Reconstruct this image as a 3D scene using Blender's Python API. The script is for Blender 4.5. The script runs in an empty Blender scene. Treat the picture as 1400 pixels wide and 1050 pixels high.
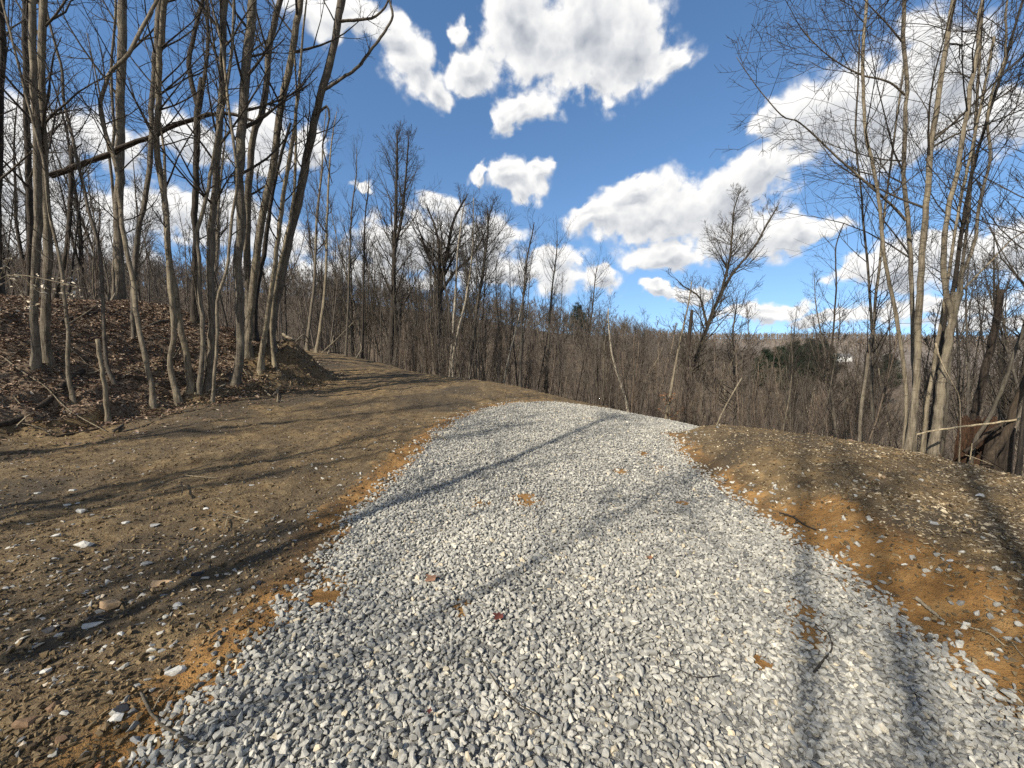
import bpy, math, random
import numpy as np

R = math.radians
sc = bpy.context.scene
COL = sc.collection
rng = np.random.default_rng(7)
random.seed(7)

# ------------------------------------------------------------------ camera model
F = 547.0
PITCH = math.atan(55.0 / F)
CH = 1.5
def ray(px, py):
    a = (px - 700.0) / F
    b = (525.0 - py) / F
    return np.array([a, math.cos(PITCH) + b * math.sin(PITCH), -math.sin(PITCH) + b * math.cos(PITCH)])
def at(px, py, Y):
    d = ray(px, py)
    return np.array([0, 0, CH]) + d * (Y / d[1])

SUN_AZ, SUN_EL = 223.0, 38.0

# ------------------------------------------------------------------ noise
def _hash(ix, iy, s):
    h = (ix.astype(np.int64) * 374761393 + iy.astype(np.int64) * 668265263 + s * 974634777) & 0xFFFFFFFF
    h = ((h ^ (h >> 13)) * 1274126177) & 0xFFFFFFFF
    return ((h ^ (h >> 16)) & 0xFFFF) / 65535.0
def vnoise(x, y, s=0):
    ix = np.floor(x); iy = np.floor(y)
    fx = x - ix; fy = y - iy
    ux = fx * fx * fx * (fx * (fx * 6 - 15) + 10); uy = fy * fy * fy * (fy * (fy * 6 - 15) + 10)
    ix = ix.astype(np.int64); iy = iy.astype(np.int64)
    a = _hash(ix, iy, s); b = _hash(ix + 1, iy, s); c = _hash(ix, iy + 1, s); d = _hash(ix + 1, iy + 1, s)
    return (a + (b - a) * ux) * (1 - uy) + (c + (d - c) * ux) * uy
def fbm(x, y, oct=4, s=0):
    v = 0; a = .5; t = 0
    for i in range(oct):
        v = v + a * vnoise(x, y, s + i * 17); t += a
        x = x * 2.03 + 11.3; y = y * 1.97 - 7.1; a *= .5
    return v / t
def sstep(a, b, x):
    t = np.clip((x - a) / (b - a), 0, 1)
    return t * t * (3 - 2 * t)

# ------------------------------------------------------------------ plan shapes
ROAD = np.array([(-1.35, -4), (-1.3, 0), (-1.28, 1.5), (-1.2, 2.4), (-1.36, 3.2), (-1.27, 4.3), (-1.25, 6.0), (-1.0, 7.7), (-.55, 8.7), (.1, 9.5), (1.2, 10.1), (2.3, 10.35),
    (3.2, 10.45), (5, 10.9), (8, 11.8), (13, 14), (14, 11), (9, 9), (6, 8), (4.2, 7.55), (3.0, 7.15), (2.5, 6.6), (2.25, 5.5), (2.17, 4.5), (2.12, 3.1), (2.0, 2.1), (2.0, 0), (2.1, -4)])
BANK = np.array([(-30, 4.4), (-11, 4.2), (-8.0, 5.15), (-7.25, 6.15), (-6.75, 7.4), (-6.3, 9.0), (-5.75, 10.2), (-5.35, 11.2), (-5.55, 12.4), (-6.4, 13.6), (-8.5, 15), (-14, 17.5), (-30, 22)])
def sdist(P, x, y):
    """signed distance to a polygon, positive inside"""
    x = np.asarray(x, float); y = np.asarray(y, float)
    d = np.full(x.shape, 1e9); ins = np.zeros(x.shape, bool)
    n = len(P)
    for i in range(n):
        ax, ay = P[i]; bx, by = P[(i + 1) % n]
        ex, ey = bx - ax, by - ay
        t = np.clip(((x - ax) * ex + (y - ay) * ey) / (ex * ex + ey * ey), 0, 1)
        d = np.minimum(d, (x - ax - t * ex) ** 2 + (y - ay - t * ey) ** 2)
        c = ((ay > y) != (by > y))
        with np.errstate(divide='ignore', invalid='ignore'):
            xi = (bx - ax) * (y - ay) / (by - ay if by != ay else 1e-9) + ax
        ins ^= c & (x < xi)
    d = np.sqrt(d)
    return np.where(ins, d, -d)

# ------------------------------------------------------------------ terrain
def c3(px, py, Y):
    p = at(px, py, Y); return tuple(p)
CREST = [c3(945, 582, 11.0), c3(870, 567, 10.9), c3(800, 551, 11.2), c3(700, 527, 12.8), c3(600, 513, 15), c3(520, 497, 18), c3(430, 478, 22)]
CP = list(CREST)
for (x, y, z) in CREST:
    CP += [(x + 2.2, y + 5.5, z - 2.3), (x + 4.5, y + 13, z - 5.6)]
CP += [(-1.3, 0, 0), (2.1, 0, 0), (.4, 2, .02), (.4, 5, 0), (.4, 8, .01), (1.5, 9.6, -.02), (4.2, 9.3, -.45), (6, 9.5, -.95), (9, 10.5, -1.9), (13, 12.5, -3.0), (2.4, 6.6, .02),
       (-2.5, 2, .03), (-4, 4, .04), (-5, 6, .05), (-3, 8, .1), (-7, 6.2, .08), (-4.5, 11, .27), (-2, 11, .2), (-5, 14.5, .5), (-8, 19, .95), (-12, 20, 1.2), (-15, 25, 1.0),
       (-7, 9, .35), (-9, 12, .6), (-12, 9, .5), (-18, 12, .8), (-20, 18, 1.0), (-30, 25, 1.5), (-25, 8, .6), (-10, 2, .05), (-18, 3, .2), (-6, -3, .0), (-12, -8, 0), (0, -8, 0), (-25, -5, .3),
       (3.5, 3, 0), (4.5, 4.5, -.02), (3, 5.5, 0), (5.6, 5.6, -.25), (6.8, 4.6, -.45), (7.5, 7, -1.3), (9.5, 6, -1.7), (12, 8, -3), (8.5, 2, -1.0), (6, 0, -.1), (5, -5, 0), (12, 0, -2),
       (16, 5, -4), (20, 12, -6), (14, 18, -5.5), (24, 2, -5), (15, -8, -2)]
CP = np.array(CP)
def _tps(r2):
    return np.where(r2 > 1e-9, r2 * np.log(np.maximum(r2, 1e-9)) * .5, 0)
_n = len(CP)
_A = np.zeros((_n + 3, _n + 3))
_A[:_n, :_n] = _tps((CP[:, None, 0] - CP[None, :, 0]) ** 2 + (CP[:, None, 1] - CP[None, :, 1]) ** 2) + np.eye(_n) * .35
_A[:_n, _n] = 1; _A[:_n, _n + 1:] = CP[:, :2]; _A[_n:, :_n] = _A[:_n, _n:].T
_W = np.linalg.solve(_A, np.concatenate([CP[:, 2], [0, 0, 0]]))
def tps(x, y):
    v = _W[_n] + _W[_n + 1] * x + _W[_n + 2] * y
    for i in range(_n):
        v = v + _W[i] * _tps((x - CP[i, 0]) ** 2 + (y - CP[i, 1]) ** 2)
    return v
def far_z(x, y):
    s = 700 + F * np.where(y > 1, x / np.maximum(y, 1), np.sign(x) * 4)
    ridge = np.interp(s, [-600, 0, 350, 500, 600, 700, 800, 900, 950, 1050, 1400, 2500], [30, 28, 22, 17, 14, 9, 4, -3, -7, -13, -14, -14])
    vall = np.interp(s, [-600, 0, 350, 700, 1100, 2000], [2, 1, -3, -8, -13, -13])
    far = np.interp(s, [0, 800, 950, 1100, 1300, 1600], [30, 24, 14, 13, 10, 10])
    z = vall + (ridge - vall) * sstep(55, 170, y)
    z = z + (far + (fbm(x * .0035, y * .003, 3, 15) - .5) * 16 - z) * sstep(420, 1000, y)
    z = z + (fbm(x * .02, y * .02, 3, 5) - .5) * 3 * sstep(40, 90, np.hypot(x, y))
    back = -1 + (fbm(x * .03, y * .03, 3, 9) - .5) * 3
    return np.where(y > 8, z, back + (z - back) * sstep(-6, 8, y))
def clay_noise(x, y):
    return fbm(x * 1.3 + 3.7, y * 1.3, 4, 31)
def bank_h(x, y):
    d = sdist(BANK, x, y) + (fbm(x * .9, y * .9, 3, 3) - .5) * .5
    slope = sstep(0, 4.2, d) * 1.75 + sstep(0, .55, d) * .22
    end = sstep(-9.5, -6, x) * sstep(9.5, 11, y)       # steeper cut face at the end of the bank
    steep = sstep(-.1, 1.15, d) * 1.05 + sstep(.8, 4.2, d) * .9
    return slope * (1 - end) + steep * end
def smooth_z(x, y):
    r = np.hypot(x, y - 6)
    n = tps(np.clip(x, -45, 45), np.clip(y, -30, 50)) if np.ndim(x) else tps(x, y)
    k = sstep(24, 46, r)
    z = n * (1 - k) + far_z(x, y) * k
    z = z + bank_h(x, y) * (1 - sstep(20, 30, r))
    rd = -sdist(ROAD, x, y)                            # outside distance
    berm = sstep(.05, .85, rd) * .27 * sstep(1.0, 2.4, x) * (1 - sstep(4.6, 6.6, x)) * (1 - sstep(6.7, 7.8, y + .12 * x)) * sstep(-3, 0, y)
    return z + berm
def ground(x, y, detail=True):
    x = np.asarray(x, float); y = np.asarray(y, float)
    z = smooth_z(x, y)
    if detail:
        rd = sdist(ROAD, x, y); bk = sdist(BANK, x, y)
        w = 1 - sstep(-.25, .15, rd)
        near = 1 - sstep(18, 40, np.hypot(x, y))
        z = z + near * w * ((fbm(x * 1.1, y * 1.1, 4, 41) - .5) * .10 + (fbm(x * 5, y * 5, 4, 43) - .5) * .055 + (fbm(x * 19, y * 19, 2, 47) - .5) * .016)
        z = z + near * (1 - w) * (fbm(x * 2, y * 2, 3, 49) - .5) * .045
        dl = -rd + .25 * (fbm(x * .5, y * .5, 2, 63) - .5)
        z = z + near * w * (x < 1.5) * ((fbm(dl * 7, y * .55 + x * .3, 3, 65) - .5) * .045 + (np.mod(dl * 3.2 + .3 * y, 1) < .12) * -.0)
        rut = np.exp(-((x + 2.0 + .25 * np.sin(y * .7)) / .22) ** 2) + np.exp(-((x + 3.7 + .25 * np.sin(y * .7)) / .25) ** 2)
        z = z - near * w * rut * .03 * (y > -2)
        face = sstep(-.2, .3, bk) * (1 - sstep(1.4, 2.6, bk))
        z = z + near * face * ((fbm(x * 2.6, y * 2.6, 4, 51) - .5) * .42 + (fbm(x * 9, y * 9, 3, 57) - .5) * .14)
        z = z + near * sstep(1, 2, bk) * (fbm(x * 1.7, y * 1.7, 3, 53) - .5) * .22
    return z
def gz(x, y):
    return float(ground(np.array([x]), np.array([y]))[0])
def hit(px, py, tmax=60):
    """where the ray through a photograph point meets the ground"""
    d = ray(px, py)
    t = np.linspace(.8, tmax, 6000)
    p = d[None] * t[:, None] + np.array([0, 0, CH])
    g = smooth_z(p[:, 0], p[:, 1])
    under = p[:, 2] < g; i = np.argmax(under) if under.any() else -1
    q = p[i]
    return np.array([q[0], q[1], gz(q[0], q[1])])

# ------------------------------------------------------------------ mesh helpers
def mesh(name, V, faces, mat, attrs=None, smooth=True, mats=None, mi=None):
    """faces: list of int arrays (n,k)"""
    V = np.asarray(V, np.float32)
    me = bpy.data.meshes.new(name)
    me.vertices.add(len(V)); me.vertices.foreach_set('co', V.ravel())
    tot = sum(f.size for f in faces); nf = sum(len(f) for f in faces)
    me.loops.add(tot); me.polygons.add(nf)
    me.loops.foreach_set('vertex_index', np.concatenate([f.ravel() for f in faces]).astype(np.int32))
    st = []; o = 0
    for f in faces:
        k = f.shape[1]; st.append(o + np.arange(len(f)) * k); o += f.size
    me.polygons.foreach_set('loop_start', np.concatenate(st).astype(np.int32))
    me.polygons.foreach_set('use_smooth', np.full(nf, smooth))
    if attrs:
        for k, a in attrs.items():
            at_ = me.attributes.new(k, 'FLOAT', 'POINT'); at_.data.foreach_set('value', np.asarray(a, np.float32))
    for m in (mats or [mat]): me.materials.append(m)
    if mi is not None: me.polygons.foreach_set('material_index', np.asarray(mi, np.int32))
    me.update(calc_edges=True)
    return me
def link(name, me, parent=None, loc=None):
    o = bpy.data.objects.new(name, me); COL.objects.link(o)
    if parent: o.parent = parent
    if loc is not None: o.location = loc
    return o
def tag(o, label=None, cat=None, group=None, kind=None):
    if label: o['label'] = label
    if cat: o['category'] = cat
    if group: o['group'] = group
    if kind: o['kind'] = kind
    return o
def empty(name, loc, label, cat, group=None):
    o = bpy.data.objects.new(name, None); COL.objects.link(o); o.location = loc
    o.empty_display_size = .1
    return tag(o, label, cat, group)
def copy_tree(root, loc, rz=0, s=(1, 1, 1), label=None, group=None):
    r = root.copy(); COL.objects.link(r); r.location = loc; r.rotation_euler = (0, 0, rz); r.scale = s
    if label: r['label'] = label
    if group: r['group'] = group
    for ch in root.children:
        c = ch.copy(); COL.objects.link(c); c.parent = r
        for g in ch.children:
            d = g.copy(); COL.objects.link(d); d.parent = c
    return r

def norm(v):
    return v / np.maximum(np.linalg.norm(v, axis=-1, keepdims=True), 1e-9)
class Tubes:
    def __init__(self): self.V = []; self.Q = []; self.T = []; self.n = 0
    def add(self, pts, rad, k, cap=True, lump=0.0):
        """pts (B,n,3), rad (B,n)"""
        pts = np.asarray(pts, float); rad = np.asarray(rad, float)
        if pts.ndim == 2: pts = pts[None]; rad = rad[None]
        B, n, _ = pts.shape
        if B == 0: return
        t = norm(np.gradient(pts, axis=1))
        m = norm(pts[:, -1] - pts[:, 0])
        ref = norm(np.cross(m, np.where(np.abs(m[:, 2:3]) < .8, [[0, 0, 1.]], [[.8, .6, 0]])))
        u = norm(np.cross(t, ref[:, None, :])); v = np.cross(t, u)
        a = np.arange(k) * (2 * math.pi / k)
        rr = rad[:, :, None]
        if lump: rr = rr * (1 + lump * (rng.random((B, n, k)) - .5) + lump * .8 * np.sin(a * 2 + rng.random((B, 1, 1)) * 6))
        else: rr = np.repeat(rr, k, 2)
        ring = pts[:, :, None, :] + rr[..., None] * (np.cos(a)[None, None, :, None] * u[:, :, None, :] + np.sin(a)[None, None, :, None] * v[:, :, None, :])
        base = self.n + (np.arange(B) * n * k)[:, None, None]
        i = np.arange(n - 1)[None, :, None] * k; j = np.arange(k)[None, None, :]; j2 = (j + 1) % k
        q = np.stack([base + i + j, base + i + j2, base + i + k + j2, base + i + k + j], -1).reshape(-1, 4)
        self.V.append(ring.reshape(-1, 3)); self.Q.append(q); self.n += B * n * k
        if cap:
            c = pts[:, -1] + t[:, -1] * rad[:, -1:] * .3
            ci = self.n + np.arange(B)[:, None]
            l = (base[:, 0] + (n - 1) * k)
            jj = np.arange(k)[None]
            self.T.append(np.stack([l + jj, l + (jj + 1) % k, np.repeat(ci, k, 1)], -1).reshape(-1, 3))
            self.V.append(c); self.n += B
    def build(self, name, mat, origin=(0, 0, 0)):
        V = np.concatenate(self.V) - np.asarray(origin)
        f = [np.concatenate(self.Q)]
        if self.T: f.append(np.concatenate(self.T))
        return mesh(name, V, f, mat)

def grow(p0, d0, L, r0, n, rg, wander=.14, up=.08, tip=.22, rmin=.002):
    B = len(p0)
    pts = np.zeros((B, n, 3)); pts[:, 0] = p0
    d = norm(d0); st = (L / (n - 1))[:, None]
    for i in range(1, n):
        d = norm(d + rg.normal(0, wander, (B, 3)) + np.array([0, 0, up]))
        pts[:, i] = pts[:, i - 1] + d * st
    rad = np.maximum(r0[:, None] * (1 - (1 - tip) * np.linspace(0, 1, n)[None] ** .8), rmin)
    return pts, rad
def sprout(pts, rad, L, per, rg, t0=.2, t1=1., ang=(32, 55), lr=(.4, .7), rr=.55, power=1.0, fall=.55):
    """children of every branch: start, dir, length, radius"""
    B, n, _ = pts.shape
    t = t0 + (t1 - t0) * rg.random((B, per)) ** power
    f = t * (n - 1); i = np.minimum(f.astype(int), n - 2); w = (f - i)[..., None]
    b = np.arange(B)[:, None]
    p = pts[b, i] * (1 - w) + pts[b, i + 1] * w
    d = norm(pts[b, i + 1] - pts[b, i])
    r = (rad[b, i] * (1 - w[..., 0]) + rad[b, i + 1] * w[..., 0]) * rr
    q = norm(np.cross(d, norm(rg.normal(0, 1, d.shape))))
    a = np.radians(rg.uniform(ang[0], ang[1], t.shape))[..., None]
    nd = d * np.cos(a) + q * np.sin(a)
    l = L[:, None] * rg.uniform(lr[0], lr[1], t.shape) * (1 - fall * t)
    return p.reshape(-1, 3), nd.reshape(-1, 3), l.ravel(), r.ravel()

def catmull(P, seg=4):
    P = np.asarray(P, float)
    Q = np.vstack([2 * P[0] - P[1], P, 2 * P[-1] - P[-2]])
    out = []
    for i in range(1, len(Q) - 2):
        for s in range(seg):
            t = s / seg
            a, b, c, d = Q[i - 1], Q[i], Q[i + 1], Q[i + 2]
            out.append(.5 * (2 * b + (c - a) * t + (2 * a - 5 * b + 4 * c - d) * t * t + (3 * b - a - 3 * c + d) * t ** 3))
    out.append(P[-1])
    return np.array(out)

def crown(T, P, rad, rg, start, n1, L1, n2=6, n3=4, ang=(35, 62), up=.12, rmin=.003, lr2=(.4, .7), side=(5, 4, 3), wander=.10, r1=.42, fall=.55):
    """three orders of branches along one stem; T collects the tubes"""
    pts = P[None]; rd = rad[None]
    p, d, l, r = sprout(pts, rd, np.array([L1]), n1, rg, start, .98, ang, (.55, 1.0), r1, 1.0, fall)
    r = np.clip(r, rmin * 1.8, .045 + .012 * L1)
    r = np.minimum(r, l * .016 + .003)
    a, ar = grow(p, d, l, r, 7, rg, wander, up, .25, rmin)
    T.add(a, ar, side[0])
    p, d, l, r = sprout(a, ar, l, n2, rg, .15, 1, (28, 58), lr2, .62, 1, .5)
    b, br = grow(p, d, l, r, 5, rg, wander * 1.1, up * .8, .35, rmin)
    T.add(b, br, side[1], cap=False)
    if n3:
        p, d, l, r = sprout(b, br, l, n3, rg, .15, 1, (28, 60), (.4, .75), .7, 1, .4)
        c, cr = grow(p, d, l, np.maximum(r, rmin), 4, rg, wander * 1.2, up * .6, .5, rmin * .8)
        T.add(c, cr, side[2], cap=False)

# ------------------------------------------------------------------ materials
class NT:
    def __init__(self, name):
        self.m = bpy.data.materials.new(name); self.m.use_nodes = True
        self.t = self.m.node_tree; self.b = self.t.nodes['Principled BSDF']
        self.b.inputs['Specular IOR Level'].default_value = .25
    def n(self, typ, **kw):
        x = self.t.nodes.new(typ)
        for k, v in kw.items():
            if k.startswith('_'): setattr(x, k[1:], v)
            else: x.inputs[k].default_value = v
        return x
    def l(self, a, b): self.t.links.new(a, b)
    def noise(self, vec, scale, detail=4, rough=.55):
        x = self.n('ShaderNodeTexNoise', Scale=scale, Detail=detail, Roughness=rough); self.l(vec, x.inputs['Vector']); return x.outputs['Fac']
    def ramp(self, fac, stops):
        x = self.n('ShaderNodeValToRGB'); e = x.color_ramp.elements
        while len(e) < len(stops): e.new(.5)
        for i, (p, c) in enumerate(stops): e[i].position = p; e[i].color = (*c, 1)
        self.l(fac, x.inputs[0]); return x.outputs[0]
    def fr(self, fac, a, b, c=0., d=1.):
        x = self.n('ShaderNodeMapRange', **{'From Min': a, 'From Max': b, 'To Min': c, 'To Max': d}); self.l(fac, x.inputs[0]); return x.outputs[0]
    def mix(self, fac, a, b, mode='MIX'):
        x = self.n('ShaderNodeMix', _data_type='RGBA', _blend_type=mode)
        for s, v in ((0, fac), (6, a), (7, b)):
            if isinstance(v, (float, int)): x.inputs[s].default_value = v
            elif isinstance(v, tuple): x.inputs[s].default_value = (*v, 1)
            else: self.l(v, x.inputs[s])
        return x.outputs[2]
    def math(self, op, a, b=0.):
        x = self.n('ShaderNodeMath', _operation=op)
        for i, v in enumerate((a, b)):
            if isinstance(v, (float, int)): x.inputs[i].default_value = v
            else: self.l(v, x.inputs[i])
        return x.outputs[0]
    def attr(self, name):
        return self.n('ShaderNodeAttribute', _attribute_name=name).outputs['Fac']
    def obj(self): return self.n('ShaderNodeTexCoord').outputs['Object']
    def fin(self, col, rough=.9, bump=None, dist=.01, st=.6):
        if isinstance(col, tuple): self.b.inputs['Base Color'].default_value = (*col, 1)
        else: self.l(col, self.b.inputs['Base Color'])
        self.b.inputs['Roughness'].default_value = rough
        if bump is not None:
            x = self.n('ShaderNodeBump', Strength=st, Distance=dist); self.l(bump, x.inputs['Height']); self.l(x.outputs[0], self.b.inputs['Normal'])
        return self.m

def bark(name, dark, mid, pale, scale=1., lichen=.25):
    t = NT(name); o = t.obj()
    mp = t.n('ShaderNodeMapping'); mp.inputs['Scale'].default_value = (14 * scale, 14 * scale, 2.2 * scale); t.l(o, mp.inputs[0])
    a = t.noise(mp.outputs[0], 2.2, 6, .65)
    rnd = t.n('ShaderNodeObjectInfo').outputs['Random']
    big = t.noise(o, 2.4, 3)
    col = t.ramp(a, [(.28, dark), (.5, mid), (.75, pale)])
    col = t.mix(t.fr(big, .52, .66, 0, lichen), col, (pale[0] * 1.25, pale[1] * 1.25, pale[2] * 1.1))
    mp2 = t.n('ShaderNodeMapping'); mp2.inputs['Scale'].default_value = (3, 3, 16); t.l(o, mp2.inputs[0])
    ringn = t.noise(mp2.outputs[0], 1.3, 3)
    col = t.mix(t.fr(ringn, .60, .70, 0, .6), col, dark)
    col = t.mix(1., col, t.ramp(rnd, [(0, (.72, .72, .74)), (.5, (.95, .93, .9)), (1, (1.15, 1.12, 1.02))]), 'MULTIPLY')
    return t.fin(col, .92, t.math('ADD', a, t.math('MULTIPLY', ringn, .35)), .022, 1.)
M = {}
M['bark_grey'] = bark('bark_grey', (.035, .028, .021), (.125, .105, .079), (.235, .207, .16))
M['bark_warm'] = bark('bark_warm', (.042, .034, .025), (.155, .130, .094), (.28, .242, .182), 1, .4)
M['bark_dark'] = bark('bark_dark', (.012, .010, .008), (.043, .035, .027), (.09, .075, .057))
M['bark_wood'] = bark('bark_wood', (.025, .021, .017), (.078, .067, .053), (.15, .132, .104))
M['bark_birch'] = bark('bark_birch', (.07, .058, .045), (.30, .265, .21), (.46, .42, .35), .7, .3)
M['twig_grey'] = bark('twig_grey', (.025, .02, .016), (.05, .042, .033), (.085, .072, .055))
M['twig_brown'] = bark('twig_brown', (.05, .037, .028), (.125, .097, .075), (.2, .16, .125))
M['brush_twig'] = bark('brush_twig', (.06, .049, .039), (.14, .116, .093), (.215, .184, .15))
M['dead_wood'] = bark('dead_wood', (.12, .095, .06), (.3, .245, .165), (.47, .40, .29), 1.4, .2)
M['rotten'] = bark('rotten', (.016, .012, .009), (.043, .032, .022), (.085, .064, .046), 1.3, .15)
M['red_rot'] = bark('red_rot', (.010, .006, .004), (.045, .024, .014), (.12, .068, .04), 3, .15)

def ground_mat():
    t = NT('ground_dirt'); o = t.obj()
    n1 = t.noise(o, .9, 5); n2 = t.noise(o, 6, 6, .62); n3 = t.noise(o, 34, 5, .65); n4 = t.noise(o, 130, 3, .6)
    dirt = t.ramp(n2, [(.3, (.075, .048, .023)), (.47, (.148, .099, .047)), (.62, (.22, .155, .075)), (.78, (.29, .215, .115))])
    dirt = t.mix(t.fr(n1, .42, .62, 0, .8), dirt, t.ramp(n3, [(.35, (.062, .046, .029)), (.65, (.14, .105, .062))]))
    gp = t.n('ShaderNodeMapping'); gp.inputs['Rotation'].default_value = (0, 0, .45); gp.inputs['Scale'].default_value = (9, 1.1, 1); t.l(o, gp.inputs[0])
    dirt = t.mix(t.fr(t.noise(gp.outputs[0], 1.0, 4), .48, .66, 0, .55), dirt, (.075, .053, .03))
    dirt = t.mix(t.fr(n3, .57, .68, 0, .75), dirt, (.27, .205, .122))
    clay = t.ramp(n2, [(.3, (.13, .066, .02)), (.5, (.25, .13, .04)), (.7, (.34, .2, .075))])
    clay = t.mix(t.fr(n3, .5, .7, 0, .5), clay, (.19, .105, .04))
    ca = t.attr('clay'); cf = t.fr(t.math('ADD', ca, t.math('MULTIPLY', t.math('SUBTRACT', n2, .5), 1.1)), .35, .62)
    col = t.mix(cf, dirt, clay)
    damp = t.fr(t.math('ADD', t.attr('damp'), t.math('MULTIPLY', t.math('SUBTRACT', n2, .5), .9)), .35, .8, 0, .7)
    col = t.mix(damp, col, (.045, .037, .026))
    leaf = t.ramp(n3, [(.3, (.05, .035, .024)), (.5, (.115, .082, .055)), (.62, (.2, .15, .10)), (.75, (.3, .235, .165))])
    lf = t.fr(t.math('ADD', t.attr('leaf'), t.math('MULTIPLY', t.math('SUBTRACT', n2, .5), .8)), .3, .7)
    col = t.mix(lf, col, leaf)
    grav = t.ramp(n4, [(.35, (.10, .098, .09)), (.6, (.27, .262, .24))])
    gf = t.fr(t.math('ADD', t.attr('gravel'), t.math('MULTIPLY', t.math('SUBTRACT', n3, .5), .7)), .35, .6)
    col = t.mix(gf, col, grav)
    fart = t.ramp(t.noise(o, .05, 6, .7), [(.35, (.12, .095, .072)), (.65, (.23, .188, .145))])
    col = t.mix(t.attr('far'), col, fart)
    h = t.math('ADD', t.math('MULTIPLY', n3, .6), t.math('MULTIPLY', n4, .35))
    h = t.math('ADD', h, n2)
    return t.fin(col, .95, h, .035, .9)

def stone_mat(name, stops, rough=.8):
    t = NT(name); o = t.obj()
    c = t.ramp(t.attr('rnd'), stops)
    n = t.noise(o, 70, 4, .6); n5 = t.noise(o, 260, 3, .6)
    c = t.mix(1., c, t.ramp(n, [(.3, (.72, .72, .72)), (.7, (1.2, 1.2, 1.19))]), 'MULTIPLY')
    return t.fin(c, rough, t.math('ADD', n, t.math('MULTIPLY', n5, .4)), .006, .5)

# ------------------------------------------------------------------ ground sheet
def axis(parts):
    a = []
    for lo, hi, st in parts: a.append(np.arange(lo, hi - st * .3, st))
    return np.concatenate(a)
def geom(a, b, st, g=1.13):
    o = [a]
    while abs(o[-1]) < abs(b):
        o.append(o[-1] + math.copysign(st, b - a)); st *= g
    return np.array(o[1:])
xs = np.concatenate([geom(-14, -2600, .15)[::-1], axis([(-14, -8, .1), (-8, -4, .055), (-4, 4.5, .03), (4.5, 8, .055), (8, 14.01, .12)]), geom(14, 2600, .15)])
ys = np.concatenate([geom(-2, -900, .3, 1.2)[::-1], axis([(-2, .9, .15), (.9, 4, .026), (4, 8, .045), (8, 14, .08), (14, 24.01, .12)]), geom(24, 2900, .16, 1.1)])
X, Y = np.meshgrid(xs, ys); X = X.ravel(); Y = Y.ravel()
Z = ground(X, Y)
nx, ny = len(xs), len(ys)
gi = (np.arange(ny - 1)[:, None] * nx + np.arange(nx - 1)[None]).ravel()
Q = np.stack([gi, gi + 1, gi + nx + 1, gi + nx], 1)
rd = sdist(ROAD, X, Y); bk = sdist(BANK, X, Y)
cn = clay_noise(X, Y)
band = (1 - sstep(.0, .75, -rd)) * (rd < .3)
band = (1 - sstep(.1, .75, -rd)) * (rd < .3)
clay = band * (.70 - .14 * (X > 1.5)) * sstep(-6, 1, 8 - Y)
clay = np.maximum(clay, (1 - sstep(.42, .85, -rd)) * (X > 1.5) * (1 - sstep(3.0, 3.9, Y)) * .95)
HOLES = [(720, 686, .17), (655, 690, .13), (450, 806, .17), (432, 822, .13), (1098, 838, .10), (630, 832, .07), (905, 640, .10), (935, 690, .07), (880, 620, .1), (850, 643, .1), (1105, 868, .09), (1040, 905, .05)]
HOLEP = [(*hit(a, b)[:2], r) for a, b, r in HOLES]
hole = np.zeros_like(X)
for hx, hy, hr in HOLEP:
    hole = np.maximum(hole, 1 - sstep(hr * .6, hr * 1.5, np.hypot(X - hx, (Y - hy) * .8)))
clay = np.maximum(clay, hole)
clay = np.maximum(clay, .30 * sstep(.55, .72, fbm(X * .45, Y * .45, 3, 61)) * (bk < 0))
face = sstep(-.3, .2, bk) * (1 - sstep(1.2, 2.2, bk)) * sstep(-7.6, -6.2, X) * sstep(9, 10.5, Y)
clay = np.maximum(clay, face * .30)
damp = sstep(.5, .68, fbm(X * .55 + 9, Y * .8, 4, 71)) * .75 * (bk < .2)
damp = np.maximum(damp, sstep(.3, .9, -rd) * (1 - sstep(1.3, 2.4, -rd)) * (X < 0) * .35)
bx, by, _ = hit(1275, 712); damp = np.maximum(damp, (1 - sstep(.15, .65, np.hypot(X - bx, (Y - by) * 1.2))) * .9)
damp *= (rd < 0)
r0 = np.hypot(X, Y)
leaf = np.maximum(sstep(-.05, .5, bk) * (1 - face), sstep(13, 18, r0) * ((Y > 12) | (X > 6)))
crestd = Y - np.interp(X, [c[0] for c in CREST[::-1]], [c[1] for c in CREST[::-1]])
leaf = np.maximum(leaf * np.where((X > -12) & (X < 5) & (bk < .2), sstep(.2, 2.0, crestd), 1), sstep(.3, 1.5, X - 5.2 - .12 * Y) * (Y > 1) * .9)
grav = sstep(-.05, .12, rd) * (1 - hole)
me = mesh('ground', np.stack([X, Y, Z], 1), [Q], ground_mat(), {'clay': clay, 'damp': damp, 'leaf': leaf, 'gravel': grav, 'far': sstep(150, 500, r0)})
tag(link('ground', me), kind='structure')

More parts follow.
